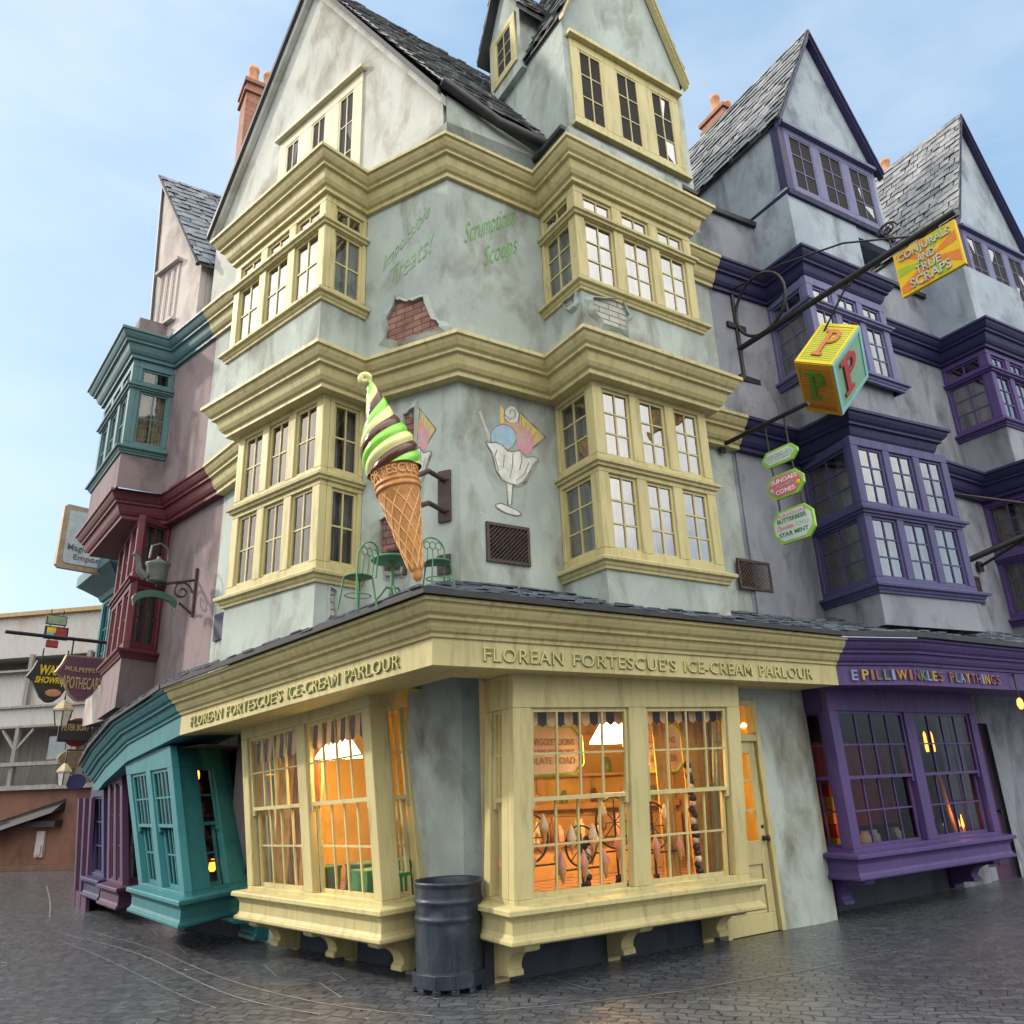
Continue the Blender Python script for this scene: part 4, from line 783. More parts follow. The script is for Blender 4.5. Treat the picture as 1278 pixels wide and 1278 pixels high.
m = MB(); b(m, 0, W, 5.3, 5.36, -.9, .05); b(m, 0, W, 4.26, 4.32, -.9, .06); b(m, 0, W, 3.70, 3.76, -.9, .08); b(m, 0, W, 2.66, 2.76, -.3, .15); b(m, 0, W, 2.02, 2.14, -.9, .2); m.build('rail', boards, endh)
u0 = ue(15, 950)[0] % 1.9
for i in range(8):
    m = MB(); u = u0 + i * 1.9; b(m, u, u + .12, 2.14, 3.7, -.05, .07); b(m, u, u + .12, 4.3, 5.8, -.1, .0)
    for s in (-1, 1): P = fe.P; q0, q1 = u + .06 + s * .06, u + .06 + s * .5; m.hexa([P(q0, 3.2, -.02), P(q0, 3.1, -.02), P(q1, 3.6, -.02), P(q1, 3.7, -.02), P(q0, 3.2, .05), P(q0, 3.1, .05), P(q1, 3.6, .05), P(q1, 3.7, .05)])
    m.build('post', boards, endh)
for i in range(4):
    u = u0 + .45 + i * 2.6; m = MB(); fe.box(m, u, u + .9, 2.8, 3.6, -1.3, -1.26); m.poly([fe.P(u + .07, 2.87, -1.255), fe.P(u + .83, 2.87, -1.255), fe.P(u + .83, 3.53, -1.255), fe.P(u + .07, 3.53, -1.255)], 1); m.build('window', [boards, glass_bright], endh)
uu, vv = ue(38, 1015); m = MB(); b(m, uu - 1.6, uu + 1.05, vv - .35, vv - .2, .01, .3)
m.hexa([fe.P(uu - 1.6, vv - .7, .0), fe.P(uu + 1.05, vv + .05, 0), fe.P(uu + 1.05, vv + .35, 0), fe.P(uu - 1.6, vv - .35, 0), fe.P(uu - 1.6, vv - .75, .7), fe.P(uu + 1.05, vv + .0, .5), fe.P(uu + 1.05, vv + .3, .0), fe.P(uu - 1.6, vv - .4, .0)]); m.build('canopy', lead, endh, 'sloping slate canopy on the brown wall')
uu, vv = ue(52, 1052); m = MB(); b(m, uu - .12, uu + .12, vv - .35, vv + .3, 0, .08); b(m, uu - .08, uu + .08, vv - .3, vv - .05, .08, .12); m.build('plaque', pink_plaster, endh)
m = MB(); b(m, 0, W, 0, .12, 0, .18); m.build('kerb_step', mud, endh)

# the other side of the street, behind the viewer: what the panes mirror and what keeps the low sun off the paving
opp_wall = plaster('red_brick_render', (.26, .13, .09, 1), (.33, .19, .13, 1), (.14, .08, .06, 1))
for (x, y, w_, d_, az, h_, lab) in ((9, -9, 9, 6, -120, 8.5, 'brick town house across the street behind the viewer'), (-1.5, -12, 8, 6, -88, 9.5, 'tall brick house across the street with a stepped gable'), (-15, 5.5, 6.5, 5, 12, 5.6, 'low brick house on the far left side of the street')):
    hs = thing('brick_house', (x, y, 0), lab, 'building'); t, n = D(az), N(az); c = V((x, y, 0))
    fb = Fr(c - t * w_/2, c + t * w_/2, 0, h_); m = MB(); fb.box(m, 0, w_, 0, h_, -d_, 0); m.prism([fb.P(0, h_, 0), fb.P(w_, h_, 0), fb.P(w_/2, h_ + w_ * .45, 0)], -n * d_); m.build('wall', opp_wall, hs)
    rf = MB(); a, b2, tp = fb.P(-.2, h_ - .2, .2), fb.P(w_ + .2, h_ - .2, .2), fb.P(w_/2, h_ + w_ * .45 + .12, .2); e = -n * (d_ + .4)
    rf.hexa([a, a + e, tp + e, tp, a + V((0,0,.1)), a + e + V((0,0,.1)), tp + e + V((0,0,.1)), tp + V((0,0,.1))]); rf.hexa([b2, b2 + e, tp + e, tp, b2 + V((0,0,.1)), b2 + e + V((0,0,.1)), tp + e + V((0,0,.1)), tp + V((0,0,.1))]); rf.build('roof', slate, hs)
    for i in range(3):
        for j in range(int(h_ / 2.8)):
            q = MB(); u = w_ * (i + .5) / 3 - .5; sash(fb, u, u + 1.0, 1.0 + j * 2.8, 2.5 + j * 2.8, 2, 3, .03, .06, .03, q); q.build('window', [purple_sheen, glass_bright], hs)

# ================================================================== inside the ice cream parlour
amber = plain('amber_wall', (.62, .42, .085, 1), .7, 0, .2, .1, 2); pinkw = plain('pink_panel', (.58, .34, .11, 1), .6, 0, .15); wood = paint('varnished_wood', (.22, .10, .035, 1), .4)
chk = NB('chequer_floor'); t = chk.n('ShaderNodeTexChecker'); t.inputs['Scale'].default_value = 7; t.inputs[1].default_value = (.42, .28, .2, 1); t.inputs[2].default_value = (.22, .11, .08, 1); chk.l(chk.uv(), t.inputs[0]); chk = chk.set(t.outputs[0], .35)
ZF = .64
inn = lambda P4: offset([v2(p) for p in P4], -.06)
Li, Ri = inn(L4), inn(R4); bR, bL = V((2.3, 12.5)), V((-1.75, 12.3))
rm = [Li[0], Li[1], Li[2], Li[3]] + [p + V((0, .12)) for p in pier[1:-1]] + [Ri[0], Ri[1], Ri[2], Ri[3], RP(0, -.15), bR, bL]
m = MB(); m.poly([v3(p, ZF) for p in rm], 0); m.poly([v3(p, 2.74) for p in rm][::-1], 1)
for a, b_ in ((RP(0, -.15), bR), (bR, bL), (bL, v2(Li[0]))): m.poly([v3(a, ZF), v3(b_, ZF), v3(b_, 2.74), v3(a, 2.74)], 1)
m.poly([v3(dl, 0), v3(dr_, 0), v3(dr_ - v2(nR) * 1.2, 0), v3(dl - v2(nR) * 1.2, 0)], 0)
m.build('interior', [chk, amber], shop, 'amber lit interior seen through the shop windows')
fbk = Fr(bL, bR, ZF, 2.74)
m = MB(); b = fbk.box; Wb = fbk.w
for i in range(7):
    u = Wb * i / 6; b(m, max(0, u - .06), min(Wb, u + .06), 0, 2.0, .0, .07)
b(m, 0, Wb, 1.55, 1.75, 0, .12); b(m, 0, Wb, .7, .78, 0, .28); b(m, 0, Wb, 0, .6, 0, .3); b(m, 0, Wb, 1.15, 1.19, 0, .24)
m.build('panelling', [pinkw], shop)
dark = plain('valance_dark', (.035, .02, .03, 1), .9); cream = plain('valance_cream', (.55, .38, .2, 1), .9)
for P4_, zt, lo in ((R4t, r_tl.z, .08), (L4t, l_tr.z, .08)):
    for k in (1,) if True else (): 
        A, B = offset([v2(p) for p in P4_], -.16)[k:k+2]; za = P4_[1].z; zb_ = P4_[2].z; nn = 26; m = MB()
        for i in range(nn):
            p, q = A.lerp(B, i / nn), A.lerp(B, (i + 1) / nn); z = (za + (zb_ - za) * i / nn) - .22; md = (p + q) / 2
            m.poly([v3(p, z - .2), v3(md, z - .235), v3(q, z - .2), v3(q, z + .06), v3(p, z + .06)], i % 2)
        m.build('valance', [dark, cream], shop)
drape = plain('gold_drape', (.48, .25, .05, 1), .85, 0, .25); drape2 = plain('brown_drape', (.19, .085, .03, 1), .85, 0, .25)
fLi = Fr(v2(L4[1]), v2(L4[2]), ZF, 2.5)
for u0_, u1_, mt in ((.12, .42, drape), (.42, .62, drape2), (.62, .80, drape), (.84, 1.02, drape2)): curtain(fLi, u0_, u1_, 0, 1.8, -.28, 0).build('curtain', mt, shop)
shade_m = glow('lit_lampshade', (.9, .75, .5, 1), (1, .74, .40, 1), 5.5)
def pendant(p, r, label):
    o = thing('pendant_lamp', p, label, 'lamp', 'lamps hanging in the parlour'); p = V(p)
    m = MB(); m.lathe(p, [(r, -.02), (r * .98, 0), (r * .42, r * .85), (r * .40, r * .85)], 0, 28, caps=False); m.build('lamp_shade', shade_m, o)
    m = MB(); m.tube([p + V((0, 0, r * .8)), (p.x, p.y, 2.74)], .012, 0); m.lathe(p + V((0, 0, r * .83)), [(.0, .03), (.05, .02), (r * .42, 0)], 0, 12); m.build('rod', iron, o)
    li = bpy.data.lights.new('bulb', 'POINT'); li.energy = LAMP_W; li.color = (1, .54, .14); li.shadow_soft_size = .1; l = bpy.data.objects.new('bulb', li); COL.objects.link(l); l.location = V((0, 0, -.06)); l.parent = o
LAMP_W = 70
def behind(P4, k, d): A, B = v2(P4[1]), v2(P4[2]); t = (B - A).normalized(); n = V((t.y, -t.x)); return A.lerp(B, k) - n * d
def atd(x, y, rng): d = ray(x, y); h = math.hypot(d.x, d.y); return EYEP + d * (rng / h)
pendant(atd(423, 944, 9.6), .27, 'glowing white lamp shade in the window left of the corner')
pendant(atd(764, 925, 9.6), .27, 'glowing white lamp shade in the window right of the corner')
pendant(atd(937, 905, 10.9), .13, 'small bright lamp behind the transom over the yellow door')
boardc = plain('cream_board', (.62, .50, .38, 1), .6, 0, .05); lime = paint('lime_paint', (.30, .45, .06, 1), .2); redink = plain('red_ink', (.5, .08, .08, 1), .7); brownink = plain('brown_ink', (.30, .17, .08, 1), .7)
def octo(u0, u1, v0, v1, c): return [(u0 + c, v0), (u1 - c, v0), (u1, v0 + c), (u1, v1 - c), (u1 - c, v1), (u0 + c, v1), (u0, v1 - c), (u0, v0 + c)]
def menu_board(x0, x1, y0, y1, off, label, lines):
    P = RP(0, off); a, b_ = on(P, AR, x0, y1), on(P, AR, x1, y1); top = on(P, AR, x0, y0); pl = Pl(v3(v2(a), (a.z + b_.z) / 2), (b_.x - a.x, b_.y - a.y, 0), (0, 0, top.z - a.z)); w, h = pl.w, pl.h
    o = thing('menu_board', pl.P(w/2, 0), label, 'sign', 'menu boards hung inside the parlour window')
    m = MB(); patch(m, pl, octo(0, w, 0, h, .12), -.03, .0, 0); m.build('panel', boardc, o)
    m = MB(); q = octo(0, w, 0, h, .12); m.tube([pl.P(u, v, 0) for u, v in q], .022, 0, 6, True); m.build('frame', lime, o)
    for body, v0, v1, mt in lines: m = MB(); text(m, body, pl.P, .1, v0 * h, w - .1, v1 * h, .001, .004); m.build('lettering', mt, o)
    for u in (.2, w - .2): m = MB(); m.tube([pl.P(u, h, 0), v3(v2(pl.P(u, h, 0)), 2.74)], .006, 0, 6); m.build('cord', iron, o)
menu_board(622, 728, 904, 968, -.55, 'green framed menu board behind the left sash of the window right of the corner', (("FLOAT'S WIGGLETOONS", .60, .74, brownink), ('SUNDAES SPLITS MORE', .44, .52, redink), ('CHOCOLATE TOAD', .22, .36, brownink)))
menu_board(782, 854, 902, 964, -.55, 'green framed menu board behind the right sash of the window right of the corner', (('WIGGLETOONS', .60, .74, brownink), ('SUNDAES SPLITS', .44, .52, redink), ('NUTS & BUTTER', .22, .36, brownink)))
gbox = plain('green_box', (.03, .19, .05, 1), .5); gbox2 = plain('dark_green_box', (.02, .10, .07, 1), .5)
for i, (k, d_, s_, mt, lb) in enumerate(((.40, .36, .26, gbox2, 'dark green box on the sill behind the left sash'), (.62, .5, .3, gbox2, 'dark green box standing behind the middle post'), (.76, .30, .27, gbox, 'bright green box at the foot of the lamp lit sash'), (.90, .32, .25, gbox, 'small bright green box beside the corner post'), (.86, .62, .36, gbox2, 'tall dark green box next to the side light'))):
    c = behind(L4, k, d_); t, n = D(132.5), N(132.5); m = MB(); m.box(v3(c, ZF + .002) - t * s_/2 - n * s_/2, t * s_, n * s_, (0, 0, s_)); O = v3(c, ZF + s_ + .002); m.box(O - t * (s_/2 + .008) - n * (s_/2 + .008), t * (s_ + .016), n * (s_ + .016), (0, 0, .035))
    tag(m.build('gift_box', mt, None, bevel=.004, loc=v3(c, ZF)), lb + ' of the left window', 'box', 'green boxes in the shop window')
coneM = plain('wafer_cone', (.50, .26, .09, 1), .7); creamM = plain('vanilla_cream', (.66, .54, .40, 1), .5); pinkM = plain('pink_cream', (.62, .30, .24, 1), .5)
def cone_stand(c, s, label):
    c = v3(c, ZF + .003); o = thing('cone_stand', c, label, 'display stand', 'wrought iron cone stands'); t, n = dR, nR; Z = V((0, 0, 1)); m = MB()
    for a0 in (0, 1): m.tube([c + t * (.02 + .12 * q / 10 * math.cos(q * .55)) * (1 if a0 else -1) + Z * (.05 + .10 * math.sin(q * .55) * (1 - q/14)) for q in range(14)], .01, 0, 6)
    m.tube([c, c + Z * .62 * s], .013, 0, 6); m.tube([c + Z * .5 * s + t * .20 * s * math.cos(q * math.pi/12) + Z * .20 * s * math.sin(q * math.pi/12) for q in range(24)], .011, 0, 6, True)
    for q in range(8): a = q * math.pi / 4; m.tube([c + Z * .5 * s, c + Z * .5 * s + t * .2 * s * math.cos(a) + Z * .2 * s * math.sin(a)], .006, 0, 5)
    m.tube([c - t * .3 * s + Z * .28 * s, c + t * .3 * s + Z * .28 * s], .01, 0, 6); m.build('frame', iron, o)
    for i in range(5):
        p = c + t * (-.28 + .14 * i) * s + Z * (.30 + (.26 if i % 2 else 0)) * s + n * .03
        m = MB(); m.lathe(p, [(.008, -.13), (.042, 0), (.04, .004)], 0, 12); m.build('cone', coneM, o); m = MB(); m.lathe(p, [(.04, .0), (.05, .025), (.036, .07), (.034, .08), (.018, .12), (.004, .15)], 0, 12); m.build('scoop', creamM if i % 2 else pinkM, o)
cone_stand(behind(R4, .15, .42), 1.15, 'iron wheel cone stand behind the left sash right of the corner'); cone_stand(behind(R4, .33, .30), .95, 'smaller iron wheel cone stand behind the left sash right of the corner'); cone_stand(behind(R4, .66, .34), 1.2, 'iron wheel cone stand behind the right sash right of the corner'); cone_stand(behind(R4, .56, .6), 1.3, 'taller iron cone stand behind the middle post right of the corner')
choc = plain('chocolate_ball', (.035, .014, .012, 1), .4)
for k, d_, z0_, z1_, lb in ((.035, .22, ZF + .02, 1.66, 'string of dark and cream balls against the left edge of the right window'), (.36, .34, ZF + .02, 1.2, 'short string of dark balls right of the small cone stand'), (.84, .26, ZF + .02, 1.86, 'tall string of dark and cream balls behind the right sash')):
    p = behind(R4, k, d_); o = thing('sweet_garland', v3(p, z0_), lb, 'sweets', 'strings of chocolate balls'); m = MB(); q = MB(); z = z0_ + .04; i = 0
    while z < z1_:
        r = .034 + .014 * rnd.random(); c = v3(p, z) + dR * rnd.uniform(-.02, .02); (m if i % 3 else q).lathe(c, [(r * math.sin(a * math.pi / 6), -r * math.cos(a * math.pi / 6)) for a in range(7)], 0, 10, caps=False); z += r * 1.5; i += 1
    m.build('dark_balls', choc, o); q.build('cream_balls', creamM, o)
jarm = [plain('jar_' + k, c, .3, 0, .1) for k, c in dict(green=(.2, .3, .1, 1), ivory=(.55, .42, .28, 1), brown=(.18, .08, .04, 1)).items()]
for i in range(16):
    u = .35 + i * (Wb - .7) / 15; p = fbk.P(u, .785 if i % 2 else 1.195, .15); m = MB(); r = .05 + .02 * rnd.random(); h = .16 + .08 * rnd.random(); m.lathe(p, [(r * .9, 0), (r, .02), (r, h * .75), (r * .6, h * .85), (r * .65, h), (.01, h + .01)], 0, 12)
    tag(m.build('sweet_jar', jarm[i % 3], None, loc=p), 'one of the sweet jars on the shelves along the back wall', 'jar', 'jars on the back shelves')

for P4_, a0, a1 in ((R4, .86, 1.0), (R4, .72, .80), (L4, .0, .12)):
    fq = Fr(v2(P4_[1]), v2(P4_[2]), ZF, 2.5); curtain(fq, fq.w * a0, fq.w * a1, 0, 1.85, -.42, 0).build('curtain', drape, shop)
for off, s0, s1, lb in ((-1.35, -3.0, -.6, 'long pale counter crossing the parlour behind the right window'),):
    A = RP(s0, off); o = thing('serving_counter', v3(A, ZF), lb, 'counter'); m = MB(); m.box(v3(A, ZF), dR * (s1 - s0), -nR * .5, (0, 0, .34)); m.build('base', pinkw, o, bevel=.004); m = MB(); m.box(v3(A, ZF + .34) - dR * .04 + nR * .04, dR * (s1 - s0 + .08), -nR * .58, (0, 0, .04)); m.build('worktop', wood, o, bevel=.004)
    for i in range(14):
        p = v3(RP(s0 + .12 + i * (s1 - s0 - .2) / 13, off - .15 - .12 * (i % 2)), ZF + .381); r = .045 + .02 * rnd.random(); h = .14 + .16 * rnd.random(); m = MB(); m.lathe(p, [(r * .6, 0), (r * .65, .02), (r * .2, .04), (r * .25, h * .4), (r, h * .6), (r * 1.05, h), (r * .6, h + .02), (.005, h + .09)] if i % 3 == 0 else [(r, 0), (r * 1.05, h * .7), (r * .5, h * .85), (r * .55, h), (.01, h + .01)], 0, 12)
        tag(m.build('sundae_glass' if i % 3 == 0 else 'sweet_jar', (pinkM, jarm[0], jarm[1], creamM, jarm[2])[i % 5], None, loc=p), 'tall glass of ice cream on the parlour counter' if i % 3 == 0 else 'one of the sweet jars along the parlour counter', 'glass' if i % 3 == 0 else 'jar', 'glasses on the counter' if i % 3 == 0 else 'jars on the counter')
hb = MB(); fbk.box(hb, .2, Wb - .2, 1.9, 2.0, .25, .3); hb.build('cornice_shelf', wood, shop)
# dark interiors of the purple and the teal shop
maroon = plain('maroon_drape', (.22, .018, .028, 1), .85, 0, .3); flame = glow('candle_flame', (1, .4, .05, 1), (1, .30, .03, 1), 5); wax = plain('orange_wax', (.5, .16, .03, 1), .5)
def darkbox(root, P4, zf, zc, back, lab):
    I = offset([v2(p) for p in P4], -.07); b0, b1 = I[0] + back, I[3] + back; m = MB()
    pts = [I[0], I[1], I[2], I[3], b1, b0]; m.poly([v3(p, zf) for p in pts], 0); m.poly([v3(p, zc) for p in pts][::-1], 0)
    for a, b_ in ((I[3], b1), (b1, b0), (b0, I[0])): m.poly([v3(a, zf), v3(b_, zf), v3(b_, zc), v3(a, zc)], 1)
    m.build('interior', [plain('brown_shelf_' + root.name, (.07, .04, .02, 1), .6), darkroom], root, lab)
darkbox(toy, P4g, p_bl.z - .02, p_tl.z + .05, -v2(N(57)) * .8, 'dark interior of the purple shop window'); darkbox(mau, T4g, t_br.z - .02, t_tr.z + .05, v2(bk) * .9, 'dark interior of the teal shop window')
fPi = Fr(v2(P4g[1]), v2(P4g[2]), p_bl.z, p_tl.z)
for a, b_, v in ((.1, 1.05, 1.35), (1.05, 1.95, 1.3), (2.2, 2.75, 1.25)): curtain(fPi, a, b_, .25, v, -.55, 0).build('curtain', maroon, toy)
zp = p_bl.z - .018
potw = plain('white_pot', (.5, .52, .5, 1), .4); potd = plain('dark_pot', (.03, .05, .05, 1), .4)
for i, (k, d_) in enumerate(((.20, .3), (.27, .34), (.36, .3), (.42, .36), (.63, .3), (.72, .33))):
    p = v3(behind(P4g, k, d_), zp); m = MB(); m.lathe(p, [(.06, 0), (.085, .08), (.08, .17), (.05, .2), (.055, .23), (.045, .23)], 0, 14); tag(m.build('pot', potw if i % 3 != 2 else potd, None, loc=p), 'glazed pot, one of a row on the sill of the purple shop window', 'pot', 'pots in the purple window')
for k, d_, h, lb in ((.07, .2, .26, 'orange candle at the left end of the purple shop window'), (.82, .25, .22, 'short lit candle low in the right sash of the purple shop'), (.86, .27, .20, 'shorter lit candle beside it low in the right sash of the purple shop')):
    p = v3(behind(P4g, k, d_), zp); o = thing('candle', p, lb, 'candle', 'candles in the purple window'); m = MB(); m.lathe(p, [(.022, 0), (.022, h * .6), (.015, h * .62)], 0, 10); m.build('stick', wax, o); m = MB(); m.lathe(p + V((0, 0, h * .62)), [(.004, 0), (.02, .05), (.014, .10), (.001, .2)], 0, 8); m.build('flame', flame, o)
    li = bpy.data.lights.new('candle_light', 'POINT'); li.energy = 1.6; li.color = (1, .45, .14); li.shadow_soft_size = .04; l = bpy.data.objects.new('candle_light', li); COL.objects.link(l); l.location = V((0, -.03, h + .12)); l.parent = o
for i in (0, 1): p = v3(behind(P4g, .80 + .05 * i, .45), 1.95); m = MB(); m.lathe(p, [(.02, 0), (.025, .05), (.02, .26), (.004, .30)], 0, 8); tag(m.build('tube_lamp', flame, None, loc=p), 'orange light tube hanging high in the right sash of the purple shop', 'lamp', 'orange tubes in the purple window')
p = behind(P4g, .84, .36); m = MB(); m.tube([v3(p, zp + .02), v3(p, zp + .9) - D(57) * .16], .035, 0, 10); tag(m.build('toy_baton', terracotta, None, loc=v3(p, zp)), 'long orange baton leaning in the right sash of the purple shop', 'toy')
bxm = [plain('toybox_' + k, c, .5) for k, c in dict(yellow=(.5, .38, .03, 1), red=(.4, .05, .03, 1), orange=(.5, .2, .03, 1))
 .items()]
for i in range(5): p = v3(v2(P4g[1]) - v2(N(57)) * .38 + v2(D(57)) * (.22 + .02 * (i % 2)), zp + i * .17); m = MB(); m.box(p, D(57) * .2, -N(57) * .2, (0, 0, .165)); tag(m.build('toy_box', bxm[i % 3], None, bevel=.004, loc=p), 'bright toy box, number %s from the bottom of the stack at the purple side light' % ['one', 'two', 'three', 'four', 'five'][i], 'box', 'stack of toy boxes')
def ember(p, w, label):
    o = thing('glowing_lantern', p, label, 'lamp', 'small lamps in the teal window'); p = V(p); m = MB(); m.lathe(p, [(.03, 0), (.05, .04), (.045, .11), (.02, .15)], 0, 10); m.build('globe', flame, o); m = MB(); m.lathe(p + V((0, 0, .15)), [(.03, 0), (.02, .03), (.004, .05)], 0, 10); m.build('cap', iron, o)
    li = bpy.data.lights.new('bulb', 'POINT'); li.energy = w; li.color = (1, .42, .10); li.shadow_soft_size = .05; l = bpy.data.objects.new('bulb', li); COL.objects.link(l); l.location = V((0, -.12, .1)); l.parent = o
def tin(z, k=.45, q=.60): t = max(0, (z - .64) / 1.64); return v2(T4g[2]).lerp(v2(T4t[2]), t) + v2(bk) * q - v2(D(140)) * k
ember(v3(tin(1.92, .40), 1.92), 1.2, 'small orange lamp at the top of the teal side light'); ember(v3(tin(.8, .4, .7), .80), .8, 'small orange lamp at the foot of the teal side light')
for j in range(4):
    wd_ = ['first', 'second', 'third', 'fourth'][j]; z = .92 + j * .27; p = v3(tin(z, .62, .3), z); m = MB(); m.box(p, D(140) * .40, bk * .6, (0, 0, .02)); tag(m.build('shelf_board', wood, None, loc=p), 'wooden shelf, %s from the bottom behind the teal side light' % wd_, 'shelf', 'shelves in the teal window')
    q = v3(tin(z, .42, .62), z + .021); m = MB(); m.lathe(q, [(.05, 0), (.065, .05), (.05, .10), (.025, .12), (.035, .15)], 0, 12); tag(m.build('copper_pot', wood, None, loc=q), 'copper pot on the %s shelf behind the teal side light' % wd_, 'pot', 'pots on the teal shop shelves')
porch = atd(1275, 885, 13.6); o = thing('porch_lamp', porch, 'small glowing lamp in the dark doorway at the right edge', 'lamp'); m = MB(); m.lathe(porch, [(.02, 0), (.045, .06), (.035, .13), (.01, .16)], 0, 8); m.build('globe', glow('porch_glow', (.6, .25, .06, 1), (1, .42, .08, 1), 1.6), o); m = MB(); m.tube([porch + V((0, 0, .15)), porch + V((0, 0, .5)), porch + V((.1, .15, .5))], .012); m.build('arm', iron, o)

# ================================================================== street furniture and signs
# steel drum
binm = NB('navy_drum_paint'); n1 = binm.noise(binm.pos((6, 6, 1)), 2, 6, .65); n2 = binm.noise(binm.pos(), 9, 5, .7); n3 = binm.noise(binm.pos(), 2.2, 3); binm.bump(binm.mix(.4, n2, n3), .5, .02)
binm = binm.set(binm.mix(binm.g(n2, .6, .78, 0, .7), binm.mix(binm.g(n1, .45, .75), (.008, .016, .03, 1), (.024, .038, .058, 1)), (.13, .13, .14, 1)), binm.g(n1, .2, .8, .32, .6), spec=.5)
cb = V((-.735, 8.06, 0)); r = .315
bn = thing('waste_drum', cb, 'dented dark blue steel drum used as a bin at the street corner', 'waste bin')
def dent(z, a): return .006 * math.sin(3 * a + z * 9) * math.sin(z * 5) - .02 * math.exp(-((a - 4.9) / .22) ** 2 - ((z - .56) / .06) ** 2) - .014 * math.exp(-((a - 4.4) / .25) ** 2 - ((z - .66) / .05) ** 2)
prof = [(0.0, .14), (.96, .14), (1.0, .15)] + [(.985, .16 + i * .02) for i in range(20)] + [(1.0, .57), (1.03, .585), (1.0, .60)] + [(.985, .62 + i * .02) for i in range(5)] + [(1.0, .715), (1.03, .73), (1.0, .745)] + [(.985, .76 + i * .02) for i in range(5)] + [(1.0, .86), (1.035, .872), (1.035, .892), (1.0, .90), (.96, .89), (.95, .80), (.0, .78)]
m = MB(); k = 56; vs_ = []
for rr, z in prof: vs_ += [cb + V((rr * (r + dent(z, q * 2 * math.pi / k)) * math.cos(q * 2 * math.pi / k), rr * (r + dent(z, q * 2 * math.pi / k)) * math.sin(q * 2 * math.pi / k), z)) for q in range(k)]
m.add(vs_, [(i*k + q, i*k + (q+1) % k, (i+1)*k + (q+1) % k, (i+1)*k + q) for i in range(len(prof)-1) for q in range(k)], 0, True); m.build('body', binm, bn)
m = MB(); kk = 12
for q in range(kk):                                                        # faceted skirt with feet
    a0, a1 = (q + .5) * 2 * math.pi / kk, (q + 1.5) * 2 * math.pi / kk; R0 = r * 1.085
    p0, p1 = cb + V((R0 * math.cos(a0), R0 * math.sin(a0), 0)), cb + V((R0 * math.cos(a1), R0 * math.sin(a1), 0)); i0, i1 = cb + (p0 - cb) * .95, cb + (p1 - cb) * .95
    m.hexa([v3(p0, .045), v3(p1, .045), v3(i1, .045), v3(i0, .045), v3(p0, .16), v3(p1, .16), v3(i1, .16), v3(i0, .16)])
    for f0, f1 in ((0, .22), (.78, 1)): m.hexa([p0.lerp(p1, f0), p0.lerp(p1, f1), i0.lerp(i1, f1), i0.lerp(i1, f0), v3(p0.lerp(p1, f0), .045), v3(p0.lerp(p1, f1), .045), v3(i0.lerp(i1, f1), .045), v3(i0.lerp(i1, f0), .045)])
m.build('skirt', binm, bn, bevel=.006)

# giant ice cream cone on its wall bracket
PC = V((0, 6.80)); pc = lambda x, y: on(PC, 90, x, y)
tip, rim, top = pc(522, 724), pc(492, 588), pc(462, 478)
ax = (rim - tip).normalized(); X = V((0, -1, 0)) - ax * V((0, -1, 0)).dot(ax); X.normalize(); Y = ax.cross(X); L = (rim - tip).length; RR = (pc(521, 585) - pc(459, 592)).length / 2 * .97
waffle = plain('baked_wafer', (.46, .20, .055, 1), .55, 0, .25, .3, 14); waffle_l = plain('wafer_ridge', (.62, .36, .14, 1), .55, 0, .2)
cs = thing('ice_cream_cone_sign', tip, 'giant green, cream and chocolate swirl ice cream cone fixed to the corner wall', 'sign')
def cr_(z): return .045 + (RR * .86 - .045) * (z / (L * .80)) ** .92 if z < L * .80 else RR * .9
m = MB(); m.lathe(tip, [(.0, -.015), (.03, 0), (.048, .03), (.05, .07)], 0, 24, X, Y, ax, False)
m.lathe(tip, [(.045, .06)] + [(cr_(L * .8 * i / 12), L * .8 * i / 12) for i in range(2, 13)], 0, 40, X, Y, ax, False)
m.lathe(tip, [(RR * .80, L * .79), (RR * .93, L * .795), (RR * .96, L * .81), (RR * .93, L * .83), (RR * .90, L * .835), (RR * .90, L * .85), (RR * .95, L * .855), (RR * .95, L * .87), (RR * .90, L * .88), (RR * .98, L * 1.0), (RR * 1.03, L * 1.005), (RR * 1.03, L * 1.03), (RR * .9, L * 1.035), (0, L * 1.0)], 0, 48, X, Y, ax, False)
m.build('cone', waffle, cs)
m = MB()
for s in (1, -1):
    for q in range(9): m.tube([tip + (X * math.cos(s * z * 3.0 + q * 2 * math.pi / 9) + Y * math.sin(s * z * 3.0 + q * 2 * math.pi / 9)) * cr_(L * .79 * z) + ax * (L * .79 * z) for z in [i / 18 for i in range(2, 19)]], .0075, 0, 5)
m.build('waffle_ridges', waffle_l, cs)
class Cyl:
    def P(s, u, v, d=0): a = u / RR; rr = RR * (.90 + .08 * v) + d; return tip + ax * (L * (.88 + .12 * v)) + (X * math.cos(a) + Y * math.sin(a)) * rr
m = MB(); text(m, "FORTESCUE'S", Cyl().P, -.36 * RR * 4.2, .16, .36 * RR * 4.2, .84, -.002, .012); m.build('lettering', waffle_l, cs)
sw = [plain('mint_ice', (.22, .60, .06, 1), .22, 0, .06), plain('vanilla_ice', (.66, .68, .28, 1), .22, 0, .06), plain('chocolate_ice', (.085, .03, .018, 1), .2, 0, .1)]
m = MB(); K = 72; rows = 60; Ht = (top - rim).length * 1.02; bend = (top - rim) - ax * (top - rim).dot(ax); nl = 6; tw = 8.2
def cen(t): return rim + ax * (Ht * t - .01) + bend * t ** 1.6
def rad_(t): return RR * 1.0 * (1.04 * (1 - t) ** .75 * (1 + .30 * math.sin(min(1, t * 1.6) * math.pi)) * (1 if t < .9 else 1) + .07)
vs_ = []; fs_ = []
